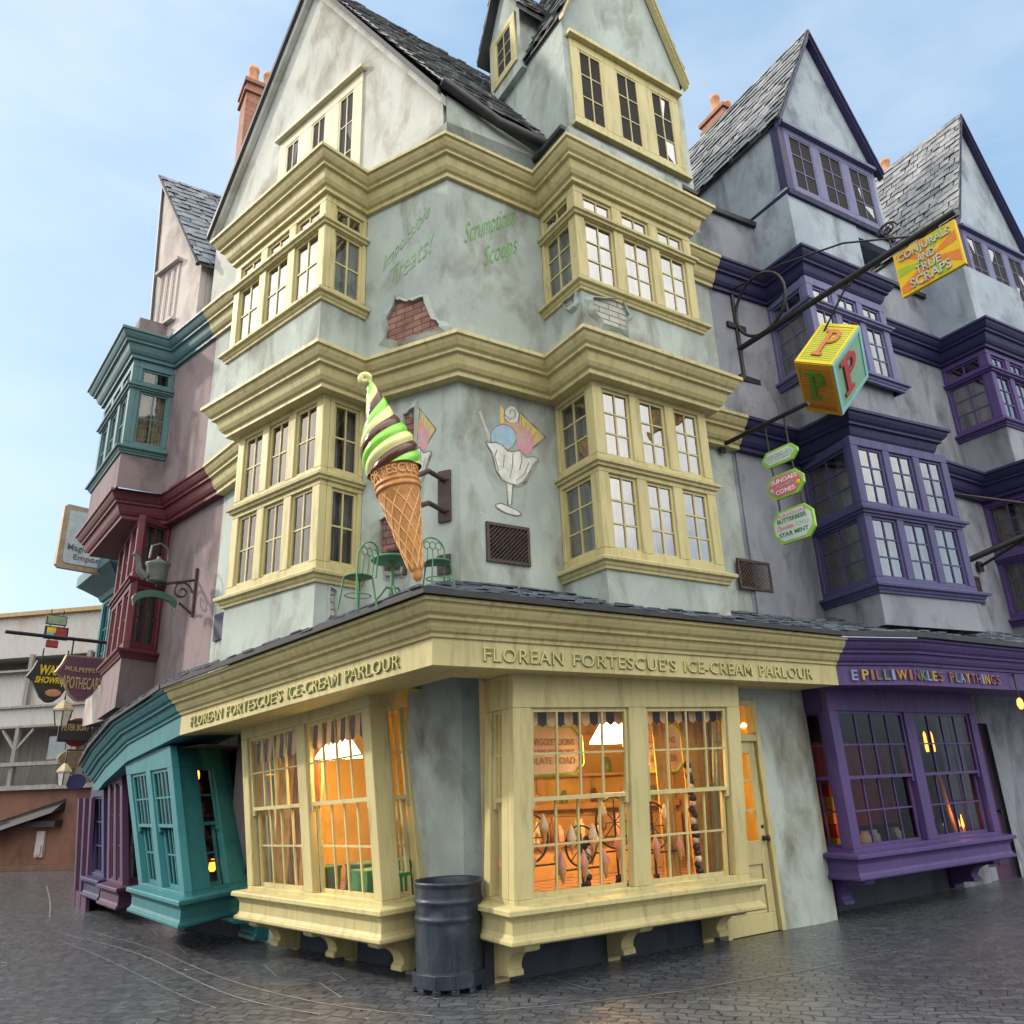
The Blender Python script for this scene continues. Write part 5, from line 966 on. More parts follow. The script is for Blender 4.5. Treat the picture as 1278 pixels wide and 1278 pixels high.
for i in range(rows + 1):
    t = i / rows
    for q in range(K):
        a = q * 2 * math.pi / K + tw * t * 1.15; ph = (q * 2 * math.pi / K) * nl; rr = rad_(t) * (1 + .085 * (abs(math.sin(ph / 2)) - .6)); vs_.append(cen(t) + (X * math.cos(a) + Y * math.sin(a)) * rr + ax * .0)
base = len(m.v); m.v += vs_
for i in range(rows):
    for q in range(K):
        lobe = q * nl // K; m.f.append([base + i*K + q, base + i*K + (q+1) % K, base + (i+1)*K + (q+1) % K, base + (i+1)*K + q]); m.m.append((0, 1, 2)[lobe % 3]); m.s.append(True)
m.build('swirl', sw, cs)
m = MB(); ce = cen(1); side = -Y if (-Y).x < 0 else Y
hook = [ce - ax * .03, ce + ax * .03 + side * .00]; cc = ce + ax * .045 + side * .045
for i in range(17): a = -.2 + i * .42; rr = .05 * (1 - i / 24); hook.append(cc + side * (-rr * math.cos(a)) + ax * (rr * math.sin(a)))
m.tube(hook, [.022 + .004 * min(i, 4) if i < 10 else .036 - .0025 * (i - 10) for i in range(len(hook))], 0, 10); m.build('curl', sw[1], cs)
wallp = on(fw1.a, azof(fw1), 556, 618); cbk = thing('cone_bracket', wallp, 'rusty two armed wall bracket holding the giant cone', 'bracket'); nW = fw1.n; tW = (fw1.b - fw1.a).normalized()
pA, pB = on(fw1.a, azof(fw1), 556, 588), on(fw1.a, azof(fw1), 556, 652)
m = MB(); m.box(pB - tW * .08 + nW * .002, tW * .16, nW * .03, (0, 0, pA.z - pB.z)); m.build('wall_plate', rust_iron, cbk, bevel=.004)
for z, tt in ((pA.z - .12, .88), (pB.z + .12, .62)):
    P0 = v3(wallp, z); P1 = tip + ax * L * tt; m = MB(); m.tube([P0, v3(P0 + nW * .35, z), P1], .028, 0, 8); m.build('arm', rust_iron, cbk)
    for s in (-1, 1): q = MB(); q.lathe(P0 + tW * .05 * s + nW * .03, [(.012, 0), (.012, .012), (.001, .014)], 0, 6, tW, (0, 0, 1), nW); q.build('bolt', iron, cbk)
p3 = on(fw1.a, azof(fw1), 556, 706); b3 = thing('cone_foot_bracket', p3, 'small rusty plate and stub arm under the cone tip', 'bracket')
m = MB(); m.box(p3 - tW * .09 + nW * .002 - V((0, 0, .1)), tW * .16, nW * .03, (0, 0, .22)); m.build('wall_plate', rust_iron, b3, bevel=.004); m = MB(); m.tube([p3 + V((0, 0, .03)), tip + ax * .16 + V((0, .06, 0))], .025); m.build('arm', rust_iron, b3)

# doll sized cafe table and two chairs on the pent roof
def roofpt(x, y): 
    a, b_, c = v3(Po[0], pzo[0]), v3(Po[1], pzo[1]), v3(pin[1], pzi[1]); n = (b_ - a).cross(c - a); d = ray(x, y); return EYEP + d * (n.dot(a - EYEP) / n.dot(d))
def cafe_chair(p, s, az, label):
    p = V(p); o = thing('cafe_chair', p, label, 'chair', 'green cafe chairs on the roof'); t, n, Z = D(az), N(az), V((0, 0, 1)); S = lambda u, w, z: p + t * u * s + n * w * s + Z * z * s
    m = MB(); m.lathe(S(0, 0, .46), [(.0, 0), (.19 * s, 0), (.2 * s, .012 * s), (.19 * s, .025 * s), (.0, .03 * s)], 0, 22); m.build('seat', green_paint, o)
    for u, w in ((-.15, -.13), (.15, -.13), (-.15, .13), (.15, .13)): m = MB(); m.tube([S(u, w, .47), S(u * 1.3, w * 1.45, 0)], .014 * s, 0, 7); m.build('leg', green_paint, o)
    m = MB(); arch = [S(-.18, -.17, .46)] + [S(-.19 * math.cos(a * math.pi / 10), -.19 - .06 * math.sin(a * math.pi / 10), .74 + .2 * math.sin(a * math.pi / 10)) for a in range(11)] + [S(.18, -.17, .46)]; m.tube(arch, .013 * s, 0, 7)
    for u in (-.1, 0, .1): m.tube([S(u, -.18, .47), S(u * .9, -.22, .74)], .009 * s, 0, 6); m.tube([S(u + .05 * math.cos(a * math.pi / 8), -.215, .80 + .06 * math.sin(a * math.pi / 8)) for a in range(17)], .008 * s, 0, 6)
    m.build('backrest', green_paint, o)
    m = MB(); m.tube([S(.19 * math.cos(a * math.pi / 10), .17 * math.sin(a * math.pi / 10), .2) for a in range(21)], .009 * s, 0, 6); m.build('stretcher', green_paint, o)
def roofz(x, y): a, b_, c = v3(Po[0], pzo[0]), v3(Po[1], pzo[1]), v3(pin[1], pzi[1]); n = (b_ - a).cross(c - a); return a.z - (n.x * (x - a.x) + n.y * (y - a.y)) / n.z + .02
tp = V((-1.21, 7.42, roofz(-1.21, 7.42))); s = .58
o = thing('cafe_table', tp, 'round green cafe table standing on the roof behind the giant cone', 'table'); Z = V((0, 0, 1))
m = MB(); m.lathe(tp + Z * .70 * s, [(0, 0), (.36 * s, 0), (.375 * s, .02 * s), (.36 * s, .05 * s), (0, .05 * s)], 0, 30); m.build('tabletop', green_paint, o)
m = MB(); m.lathe(tp, [(.03 * s, .1 * s), (.045 * s, .2 * s), (.03 * s, .3 * s), (.04 * s, .5 * s), (.025 * s, .60 * s), (.08 * s, .70 * s)], 0, 14); m.build('column', green_paint, o)
for a in (.4, 1.97, 3.54, 5.1): m = MB(); d = V((math.cos(a), math.sin(a), 0)); m.tube([tp + Z * .22 * s, tp + d * .1 * s + Z * .24 * s, tp + d * .2 * s + Z * .1 * s, tp + d * .28 * s], .02 * s, 0, 7); m.build('foot', green_paint, o)
cafe_chair(roofpt(444, 762) + V((0, .06, .02)), .60, 215, 'green wire cafe chair standing left of the giant cone'); cafe_chair(roofpt(532, 736) + V((.1, .1, .0)), .60, 60, 'green wire cafe chair half hidden behind the tip of the giant cone')

# long bracket beam with the lettered block and the sunburst board
AN = math.degrees(math.atan2(nR.x, nR.y)); W0 = on(RP(0), AR, 922, 440); W0 = v3(W0, 7.98)
bp = lambda x, y: on(W0, AN, x, y)
bm = thing('sign_beam', W0, 'long black iron beam with a ring brace reaching out from the grey wall', 'bracket')
end = W0 + nR * 3.45 + V((0, 0, .08)); m = MB(); m.tube([W0, end], .045, 0, 10); m.build('beam', iron, bm)
m = MB(); m.tube([v3(W0, 9.15) + nR * .03, v3(W0, 7.45) + nR * .03], .035, 0, 8); m.box(v3(W0, 8.33) - dR * .2, dR * .4, nR * .05, (0, 0, .09)); m.box(v3(W0, 7.42) - dR * .1, dR * .45, nR * .05, (0, 0, .09)); m.build('wall_bar', iron, bm)
cc = W0 + nR * .52 + V((0, 0, .52)); m = MB(); m.tube([cc + nR * .47 * math.cos(a * math.pi / 16) + V((0, 0, .5 * math.sin(a * math.pi / 16))) for a in range(32)], .025, 0, 8, True); m.build('ring', iron, bm)
m = MB(); m.tube([v3(W0, 9.05) + nR * .03, W0 + nR * 1.0 + V((0, 0, .93)), W0 + nR * 2.0 + V((0, 0, .62)), W0 + nR * 2.9 + V((0, 0, .1))], .014, 0, 6); m.build('stay', iron, bm)
m = MB(); q = W0 + nR * 2.62 + V((0, 0, .3)); 
for s in (-1, 1): m.tube([q + nR * s * .13 * (1 - i / 18) * math.cos(i * .5) + V((0, 0, .11 * (1 - i / 18) * math.sin(i * .5) + .1)) for i in range(16)], .014, 0, 6)
m.tube([q + V((0, 0, -.25)), q + V((0, 0, .2))], .014, 0, 6); m.build('scroll', iron, bm)
B0 = V((4.293, 9.033, 6.784)); E_ = [V((.511, .079, .632)), V((-.352, .300, .247)), V((.356, .730, -.379))]
blk = thing('alphabet_block_sign', B0, 'giant tilted toy block with a letter P on each face hanging from the beam', 'sign')
yel = paint('block_yellow', (.62, .52, .02, 1), .25); org = paint('block_orange', (.68, .34, .02, 1), .25); aqua = paint('block_aqua', (.26, .50, .34, 1), .25); rim_m = paint('block_blue_edge', (.30, .62, .62, 1), .2)
m = MB(); c8 = [B0, B0 + E_[0], B0 + E_[0] + E_[2], B0 + E_[2]]; m.hexa(c8 + [p + E_[1] for p in c8], 0)
m.m[:] = [2, 0, 0, 2, 1, 1][:len(m.m)]
faces = {'top': (B0 + E_[1], -E_[1], E_[0]), 'front': (B0 + E_[1] + E_[2], -E_[1], -E_[2]), 'right': (B0 + E_[2], E_[0], -E_[2])}
m = MB(); m.hexa(c8 + [p + E_[1] for p in c8], 0); m.build('block', org, blk)
redl = paint('block_red', (.50, .06, .06, 1), .2); grn = paint('block_green', (.10, .30, .03, 1), .2); rust_l = paint('block_rust', (.50, .17, .05, 1), .2)
class Sk:                                                                  # plane with edges that need not be square
    def __init__(s, O, U, W): s.O, s.U, s.W = V(O), V(U), V(W); s.n = s.U.cross(s.W).normalized()
    def P(s, u, v, d=0): return s.O + s.U * u + s.W * v + s.n * d
for nm, fm_, em, lm, bx in (('top', yel, yel, rust_l, (.30, .18, .74, .84)), ('front', org, org, grn, (.22, .30, .74, .84)), ('right', aqua, rim_m, redl, (.20, .20, .70, .86))):
    f = Sk(*faces[nm]); m = MB(); m.poly([f.P(.07, .07, .004), f.P(.93, .07, .004), f.P(.93, .93, .004), f.P(.07, .93, .004)]); m.build('panel', fm_, blk)
    m = MB()
    for a in ((0, 1, 0, .07), (0, 1, .93, 1), (0, .07, .07, .93), (.93, 1, .07, .93)): m.hexa([f.P(a[0], a[2], .001), f.P(a[1], a[2], .001), f.P(a[1], a[3], .001), f.P(a[0], a[3], .001), f.P(a[0], a[2], .014), f.P(a[1], a[2], .014), f.P(a[1], a[3], .014), f.P(a[0], a[3], .014)])
    m.build('edge_frame', em, blk)
    if nm != 'right':
        m = MB(); nb = 16
        for i in range(nb): v = .09 + .82 * i / nb; m.hexa([f.P(.08, v, .005), f.P(.92, v, .005), f.P(.92, v + .02, .005), f.P(.08, v + .02, .005), f.P(.08, v, .008), f.P(.92, v, .008), f.P(.92, v + .02, .008), f.P(.08, v + .02, .008)])
        m.build('stripes', rust_l if nm == 'front' else lime, blk)
    sh = .12 if nm == 'top' else 0
    m = MB(); u0, v0, u1, v1 = bx; w = u1 - u0; h = v1 - v0; sg = lambda a, b_, c, d: m.prism([f.P(u0 + a * w, v0 + b_ * h, .012), f.P(u0 + c * w, v0 + b_ * h, .012), f.P(u0 + c * w, v0 + d * h, .012), f.P(u0 + a * w, v0 + d * h, .012)], f.n * .018)
    sg(.0, 0, .62, .11); sg(.17, .11, .43, .89); sg(0, .89, .5, 1)
    bo = [(.43, 1), (.72, .99), (.92, .9), (1, .75), (.92, .58), (.72, .49), (.43, .47)]; bi = [(.43, .86), (.62, .86), (.70, .82), (.74, .74), (.70, .67), (.62, .62), (.43, .61)]
    for i in range(6): m.prism([f.P(u0 + w * a, v0 + h * b_, .012) for a, b_ in (bo[i], bo[i+1], bi[i+1], bi[i])], f.n * .018)
    m.build('letter', lm, blk, bevel=.004)
f = Sk(*faces['front']); m = MB(); text(m, 'PILLIWINKLES', f.P, .12, .085, .88, .16, .012, .016); m.build('lettering', rust_l, blk)
m = MB(); hp = B0 + (E_[0] + E_[1]) * .8; bt = W0 + nR * 1.95 + V((0, 0, .0)); m.tube([hp, bt], .014, 0, 6); m.tube([bt + nR * .05 * math.cos(a) + V((0, 0, .06 * math.sin(a))) for a in [i * math.pi / 6 for i in range(12)]], .012, 0, 6, True); m.build('chain', iron, blk)
q4 = [bp(1126.7, 372.7), bp(1204.7, 327), bp(1188, 274), bp(1113, 321)]
O = q4[0].lerp(q4[3], 0); pl = Pl(v3(q4[0], (q4[0].z + q4[1].z) / 2), v3(q4[1] - q4[0], 0), (0, 0, (q4[3].z + q4[2].z - q4[0].z - q4[1].z) / 2)); pl.n = pl.n if pl.n.dot(V((-1, -1, 0))) > 0 else pl.n
sb = thing('sunburst_board', pl.P(pl.w/2, 0), 'yellow board with an orange and green sunburst hanging at the end of the beam', 'sign'); w, h = pl.w, pl.h
sy = paint('board_yellow', (.68, .46, .01, 1), .2); so = paint('board_orange', (.64, .19, .03, 1), .2); sg_ = paint('board_green', (.30, .44, .02, 1), .2); silv = plain('silver_letter', (.42, .46, .40, 1), .5)
m = MB(); patch(m, pl, [(0, 0), (w, 0), (w, h), (0, h)], -.05, 0, 0); m.poly([pl.P(0, 0, -.05), pl.P(0, h, -.05), pl.P(w, h, -.05), pl.P(w, 0, -.05)]); m.build('panel', sy, sb)
m = MB(); cx, cy = w/2, h/2; per = []
def edge(a):
    dx, dy = math.cos(a), math.sin(a); k = min((w/2 - .02) / abs(dx) if dx else 9e9, (h/2 - .02) / abs(dy) if dy else 9e9); return (cx + dx * k, cy + dy * k)
for i in range(18):
    if i % 2: continue
    a0, a1 = i * math.pi / 9 + .1, (i + 1) * math.pi / 9 + .1; mid = edge((a0 + a1) / 2); m.poly([pl.P(cx, cy, .003), pl.P(*edge(a0), .003), pl.P(*mid, .003), pl.P(*edge(a1), .003)], (i // 2) % 3 % 2)
m.build('sunburst', [so, sg_], sb)
for body, u0, u1, v0, v1 in (('CONJURALS', .08, .92, .72, .92), ('AND', .36, .64, .52, .69), ('TRUE', .30, .70, .30, .48), ('SCRAPS', .18, .82, .07, .27)): m = MB(); text(m, body, pl.P, u0 * w, v0 * h, u1 * w, v1 * h, .004, .02, 0, off=.01); m.build('lettering', silv, sb)
for u in (.25 * w, .75 * w): m = MB(); m.tube([pl.P(u, h, -.02), pl.P(u, h + .14, -.02)], .012, 0, 6); m.build('hook', iron, sb)
# three part menu sign on its rod
W2 = v3(on(RP(0), AR, 900, 556), 6.2); bp2 = lambda x, y: on(W2, AN, x, y)
rd = thing('sign_rod', W2, 'thin black rod reaching out above the hanging menu signs', 'bracket'); m = MB(); m.tube([W2, W2 + nR * 1.5], .032, 0, 8); m.build('rod', iron, rd); m = MB(); m.box(W2 - dR * .05 - V((0, 0, .12)), dR * .1, nR * .03, (0, 0, .24)); m.build('wall_plate', iron, rd)
whiteb = paint('white_board', (.55, .62, .62, 1), .2); pinkb = paint('pink_board', (.60, .16, .22, 1), .2); limeb = paint('lime_edge', (.26, .52, .07, 1), .2); dgreen = plain('dark_green_ink', (.04, .20, .05, 1), .6); pinki = plain('pink_ink', (.6, .15, .2, 1), .6); pale_i = plain('pale_green_ink', (.30, .44, .36, 1), .6); whi = plain('white_ink', (.72, .72, .7, 1), .6)
prev = None; hang = {}
U_ = nR
for nm, x0, x1, yl, yr, yb_l, board, lab, lines in (('top', 949, 993, 566, 552, 584, whiteb, 'small white octagonal sign with a lime edge, top of the hanging menu', (("FORTESCUE'S", .52, .72, pale_i, 0), ('ICE CREAM', .28, .42, pale_i, 0))),
      ('middle', 955, 1000, 598, 582, 626, pinkb, 'pink octagonal sign with white lettering, middle of the hanging menu', (('SUNDAES', .64, .82, whi, .015), ('AND', .44, .56, pale_i, 0), ('CONES', .18, .36, whi, .015))),
      ('bottom', 962, 1012, 642, 625, 682, whiteb, 'white octagonal sign with green lettering, bottom of the hanging menu', (('FLAVOURS', .80, .87, pinki, 0), ('BUTTERBEER', .62, .75, dgreen, .02), ('Chocolate', .41, .54, pinki, 0), ('CHILI', .41, .54, pale_i, 0), ('STAR MINT', .20, .33, dgreen, .02)))):
    a, b_, c = bp2(x0, yl), bp2(x1, yr), bp2(x0 + 6, yb_l); wz = (v2(b_) - v2(a)).length; hz = a.z - c.z; zt = (a.z + b_.z) / 2; pl = Pl(v3(a, zt - hz), v3(b_ - a, 0), (0, 0, hz)); w, h = pl.w, pl.h
    o = thing('hanging_menu_sign', pl.P(w/2, 0), lab, 'sign', 'three part hanging menu sign'); cut = .11 if nm != 'top' else .09
    m = MB(); patch(m, pl, octo(0, w, 0, h, cut), -.04, .0, 0); m.prism([pl.P(u, v, -.04) for u, v in octo(0, w, 0, h, cut)], pl.n * .002); m.build('edge', limeb, o)
    m = MB(); patch(m, pl, octo(.03, w - .03, .03, h - .03, cut), 0, .006, 0); m.build('face', board, o)
    for body, v0, v1, mt, off in lines:
        k = .14 if body not in ('AND', 'CONES', 'CHILI', 'Chocolate') else .24
        u0, u1 = (w * k, w * (1 - k)) if body not in ('CHILI', 'Chocolate') else ((w * .12, w * .52) if body == 'Chocolate' else (w * .58, w * .88))
        m = MB(); text(m, body, pl.P, u0, v0 * h, u1, v1 * h, .006, .010, 0, off=off, shear=.3 if body == 'Chocolate' else 0); m.build('lettering', mt, o)
    if nm == 'middle':
        for u, mt in ((.14, pale_i), (.86, yel)): m = MB(); m.lathe(pl.P(u * w, h * .4, .007), [(.0, .004), (.03, .003), (.035, 0)], 0, 12, nR, (0, 0, 1), pl.n); m.build('emblem', mt, o)
    for u in (.22 * w, .78 * w): m = MB(); P0 = pl.P(u, h, -.02); P1 = v3(P0, W2.z) if prev is None else prev(u); m.tube([P0, P1], .012, 0, 6); m.build('chain', iron, o)
    prev = (lambda pl_: (lambda u: pl_.P(u, 0.0, -.02)))(pl)
# tie rod and pole at the right edge
qz = on(PP(0, .1), AP_, 1181, 615); o = thing('sign_pole', qz, 'grey iron pole and tie rod leaving the frame at the right edge', 'bracket'); e_ = qz + nP * 1.55 + dP * .75 + V((0, 0, -.72))
m = MB(); m.tube([qz, e_], .02, 0, 8); m.lathe(qz, [(.06, 0), (.06, .03), (.02, .04)], 0, 10, dP, (0, 0, 1), nP); m.build('tie_rod', rust_iron, o)
q2 = on(PP(0, .1), AP_, 1200, 703); m = MB(); m.tube([q2, e_ + (e_ - q2) * .3 - V((0, 0, .03))], .05, 0, 10); m.build('pole', iron, o)
q3 = on(PP(0, .1), AP_, 1222, 708); m = MB(); m.tube([q3, q2.lerp(e_, .75)], .025, 0, 8); m.box(q3 - dP * .07 - V((0, 0, .08)), dP * .14, nP * .04, (0, 0, .17)); m.build('strut', iron, o)

# kettle on its scroll bracket
verd = plain('verdigris', (.11, .13, .13, 1), .55, .3, .3, .3, 12); nK = fm.n; tK = (fm.b - fm.a).normalized()
kw = on(fm.a, azof(fm), 246, 722); kc = kw + nK * .62; sK = nK
kt = thing('kettle_sign', kc, 'hanging kettle sign with an arched plate on a scrolled iron bracket, by the burgundy bay', 'sign')
KS = .8
m = MB(); m.lathe(kc - V((0, 0, .15)), [(r_q * KS, z_q * KS) for r_q, z_q in [(0, 0), (.165, 0), (.17, .02), (.20, .30), (.23, .34), (.225, .36), (.18, .37), (.05, .45), (.03, .46), (.035, .49), (.0, .51)]], 0, 26, caps=False); m.build('kettle_body', verd, kt)
m = MB(); m.tube([kc + sK * .16 - V((0, 0, .1)), kc + sK * .27, kc + sK * .30 + V((0, 0, .18)), kc + sK * .38 + V((0, 0, .24))], [.06, .05, .035, .03], 0, 10); m.build('spout', verd, kt)
m = MB(); m.tube([kc - sK * .14 + V((0, 0, .2)), kc - sK * .12 + V((0, 0, .40)), kc + V((0, 0, .46)), kc + sK * .12 + V((0, 0, .40)), kc + sK * .14 + V((0, 0, .2))], .018, 0, 8); m.build('handle', verd, kt)
m = MB(); arc = [(.33 * math.cos(a * math.pi / 12), .17 * math.sin(a * math.pi / 12)) for a in range(13)]; c = kc - V((0, 0, .46)); m.prism([c + sK * u + V((0, 0, v)) for u, v in arc] + [c + sK * u * .92 + V((0, 0, v - .10)) for u, v in arc[::-1]], tK * .05); m.build('arched_plate', plain('dark_green_plate', (.03, .09, .07, 1), .5), kt)
kb = thing('scroll_bracket', kw, 'scrolled rusty iron bracket carrying the kettle', 'bracket'); m = MB(); m.tube([kw + nK * .02 + V((0, 0, .16)), kw + nK * .02 - V((0, 0, .62))], .03, 0, 8); m.tube([kw - V((0, 0, .02)), kc - V((0, 0, .2)) ], .022, 0, 8); m.tube([kw - V((0, 0, .6)), kw + nK * .25 - V((0, 0, .42))], .02, 0, 8)
m.tube([kw + nK * (.22 - .16 * (1 - i / 26) * math.cos(i * .42)) + V((0, 0, -.24 + .16 * (1 - i / 26) * math.sin(i * .42))) for i in range(22)], .016, 0, 6); m.build('ironwork', rust_iron, kb)

# ------------------------------------------------------------------ signs and lanterns far down the left street
AS = 38; tS = D(AS)
def sgn(P): return lambda x, y: on(P, AS, x, y)
oxb = paint('oxblood_board', (.11, .045, .075, 1), .4); goldi = plain('dull_gold', (.36, .26, .13, 1), .6); goldy = plain('signal_yellow', (.62, .45, .02, 1), .5); bord = plain('bronze_edge', (.22, .16, .10, 1), .5); blackb = paint('black_board', (.035, .033, .03, 1), .3)
def shield(P, x0, x1, y0, y1, face, edge_m, label, name='shield_sign'):
    p = sgn(P); a, b_ = p(x0, y1), p(x1, y1); tz = p((x0 + x1) / 2, y0).z; bz = p((x0 + x1) / 2, y1).z; w = (v2(b_) - v2(a)).length; h = tz - bz; pl = Pl(v3(a, bz), tS * w, (0, 0, h))
    out = [(.16, 1), (.84, 1), (.90, .80), (1.0, .60), (.88, .50), (.80, .34), (.70, .14), (.58, .02), (.5, 0), (.42, .02), (.30, .14), (.20, .34), (.12, .50), (0, .60), (.10, .80)][::-1]
    o = thing(name, pl.P(w/2, h), label, 'sign'); q = [(u * w, v * h) for u, v in out]; q = q if sum(q[i][0]*q[(i+1) % len(q)][1] - q[(i+1) % len(q)][0]*q[i][1] for i in range(len(q))) > 0 else q[::-1]
    m = MB(); patch(m, pl, q, -.07, 0, 0); m.build('edge', edge_m, o); cx, cy = w/2, h * .55; m = MB(); patch(m, pl, [(cx + (u - cx) * .93, cy + (v - cy) * .92) for u, v in q], 0, .012, 0); m.build('face', face, o)
    for u in (.25, .75): m = MB(); m.tube([pl.P(u * w, h, -.03), pl.P(u * w, h + .28, -.03)], .015, 0, 6); m.build('hanger', iron, o)
    return o, pl, w, h
PS1 = V((-8.9, 14.7))
o, pl, w, h = shield(PS1, 63, 133, 818, 876, oxb, bord, 'oxblood shield shaped apothecary sign with gold lettering')
for body, u0, u1, v0, v1, ar in (('MULPEPPERS', .16, .84, .66, .76, -.02), ('APOTHECARY', .13, .87, .30, .56, -.03)): m = MB(); text(m, body, pl.P, u0 * w, v0 * h, u1 * w, v1 * h, .014, .024, 0, arc=ar, off=.01); m.build('lettering', goldi, o)
p = sgn(PS1); a, b_ = p(2, 812), p(142, 803); m = MB(); m.tube([b_, v3(a, b_.z)], .035, 0, 8); tag(m.build('sign_pole', iron, None, loc=b_), 'thin iron pole carrying the oxblood shield sign across the street', 'pole')
PS2 = V((-10.6, 17.3)); o, pl, w, h = shield(PS2, 28, 92, 825, 877, blackb, blackb, 'black shield shaped sign with yellow lettering behind the oxblood one')
for body, u0, u1, v0, v1 in (('WAND', .22, .80, .66, .90), ('SHOWROOM', .16, .96, .46, .62)): m = MB(); text(m, body, pl.P, u0 * w, v0 * h, u1 * w, v1 * h, .014, .024, 0, shear=.15, off=.03); m.build('lettering', goldy, o)
m = MB(); patch(m, pl, circle(w * .55, h * .24, w * .16, 14, h * .09), .013, .02, 0); m.build('emblem', terracotta, o)
PS3 = V((-9.6, 16.4)); p = sgn(PS3); a, b_, c = p(69, 707), p(146, 715), p(82, 628); w = (v2(b_) - v2(a)).length * 1.12; pl = Pl(v3(a, a.z), tS * w, (0, 0, c.z - a.z)); h = pl.h
o = thing('carpet_shop_sign', pl.P(w/2, 0), 'large pale blue framed sign with old lettering behind the burgundy cornice', 'sign')
m = MB(); pl_e = octo(0, w, 0, h, .07); patch(m, pl, pl_e, -.12, 0, 0); m.build('edge', plain('bronze_frame', (.30, .24, .16, 1), .5), o); m = MB(); patch(m, pl, octo(.12, w - .12, .12, h - .12, .05), 0, .015, 0); m.build('face', plain('pale_blue_face', (.36, .42, .46, 1), .6), o)
ink = plain('grey_ink', (.12, .11, .11, 1), .7)
for body, u0, u1, v0, v1 in (('NEW', .40, .62, .70, .82), ('& USED', .30, .68, .56, .66), ('FINEST', .28, .72, .44, .53), ('Magical Carpet', .12, .90, .26, .39), ('Emporium', .22, .80, .13, .24)): m = MB(); text(m, body, pl.P, u0 * w, v0 * h, u1 * w, v1 * h, .016, .024, 0, off=.005); m.build('lettering', ink, o)
m = MB(); m.tube([pl.P(w * .8, h * .9, -.06), pl.P(w * 1.8, h * .9, -.06)], .04); m.build('arm', iron, o)
def board(P, x0, x1, y0, y1, face, label, name, lines=(), dome=False, edge_m=iron):
    p = sgn(P); a, b_ = p(x0, y1), p(x1, y1); w = (v2(b_) - v2(a)).length; h = p((x0 + x1) / 2, y0).z - p((x0 + x1) / 2, y1).z; pl = Pl(v3(a, p((x0 + x1)/2, y1).z), tS * w, (0, 0, h)); o = thing(name, pl.P(w/2, 0), label, 'sign')
    q = [(0, 0), (w, 0), (w, h), (0, h)] if not dome else circle(w/2, h/2, w/2, 24, h/2)
    m = MB(); patch(m, pl, q, -.05, 0, 0); m.build('edge', edge_m, o); m = MB(); patch(m, pl, [(w/2 + (u - w/2) * .9, h/2 + (v - h/2) * .86) for u, v in q], 0, .012, 0); m.build('face', face, o)
    for body, u0, u1, v0, v1, mt in lines: m = MB(); text(m, body, pl.P, u0 * w, v0 * h, u1 * w, v1 * h, .013, .022, 0, off=.02); m.build('lettering', mt, o)
    for u in (.2, .8): m = MB(); m.tube([pl.P(w * u, h, -.02), pl.P(w * u, h + .15, -.02)], .012, 0, 6); m.build('hanger', iron, o)
    return o, pl, w, h
redb = paint('dull_red_board', (.28, .04, .035, 1), .3); blub = paint('dull_blue_board', (.05, .05, .16, 1), .3)
board(V((-11.8, 19.5)), 71, 112, 899, 926, blackb, 'black board with pale lettering hung under the lantern', 'shop_board', (('PETER BOAT', .08, .92, .52, .82, goldi),))
board(V((-11.9, 19.7)), 76, 112, 896, 932, redb, 'red rimmed oval board behind the black lettered board', 'oval_board', (), True, redb)
board(V((-11.9, 19.6)), 70, 110, 936, 958, bord, 'bronze oval board between the two lanterns', 'oval_board', (), True, goldi)
board(V((-12.0, 19.8)), 81, 106, 966, 986, blub, 'violet oval board low beside the lower lantern', 'oval_board', (), True, blub)
board(V((-11.5, 19.2)), 57, 83, 768, 780, plain('sage_board', (.20, .26, .18, 1), .6), 'small sage green board above the picture sign', 'small_board')
o, pl, w, h = board(V((-11.5, 19.2)), 54, 84, 782, 798, blackb, 'small picture sign in red, yellow and blue', 'picture_sign')
for u0, u1, v0, v1, mt in ((.08, .45, .5, .9, goldy), (.45, .92, .3, .9, redb), (.08, .4, .1, .5, plain('sky_patch', (.2, .35, .45, 1), .6))): m = MB(); patch(m, pl, [(u0 * w, v0 * h), (u1 * w, v0 * h), (u1 * w, v1 * h), (u0 * w, v1 * h)], .012, .02, 0); m.build('picture', mt, o)
board(V((-11.5, 19.2)), 57, 72, 799, 808, redb, 'tiny red board hanging under the picture sign', 'small_board')
lantern_glass = plain('milky_lantern_glass', (.62, .62, .58, 1), .25)
def lantern(P, x0, x1, y0, y1, label):
    p = sgn(P); r_ = (v2(p(x1, y1)) - v2(p(x0, y1))).length / 2; zt, zb = p((x0 + x1)/2, y0).z, p((x0 + x1)/2, y1).z; c = v3(p((x0 + x1)/2, y1), zb); h = zt - zb
    o = thing('street_lantern', c, label, 'lantern', 'lanterns down the left street')
    m = MB(); m.lathe(c, [(r_ * .55, 0), (r_ * .85, h * .55)], 0, 6, caps=True, sm=False); m.build('glass', lantern_glass, o)
    m = MB(); m.lathe(c, [(r_ * .9, h * .55), (r_ * 1.02, h * .57), (r_ * 1.0, h * .64), (r_ * .3, h * .95), (.0, h)], 0, 6, sm=False); m.build('roof', plain('cream_tin', (.46, .40, .24, 1), .5), o)
    m = MB()
    for q in range(6): a = q * math.pi / 3; m.tube([c + V((r_ * .56 * math.cos(a), r_ * .56 * math.sin(a), 0)), c + V((r_ * .87 * math.cos(a), r_ * .87 * math.sin(a), h * .56))], .012, 0, 5)
    m.tube([c + V((0, 0, h)), c + V((0, 0, h + .3)), c + tS * .9 + V((0, 0, h + .3))], .02, 0, 6); m.build('frame', iron, o)
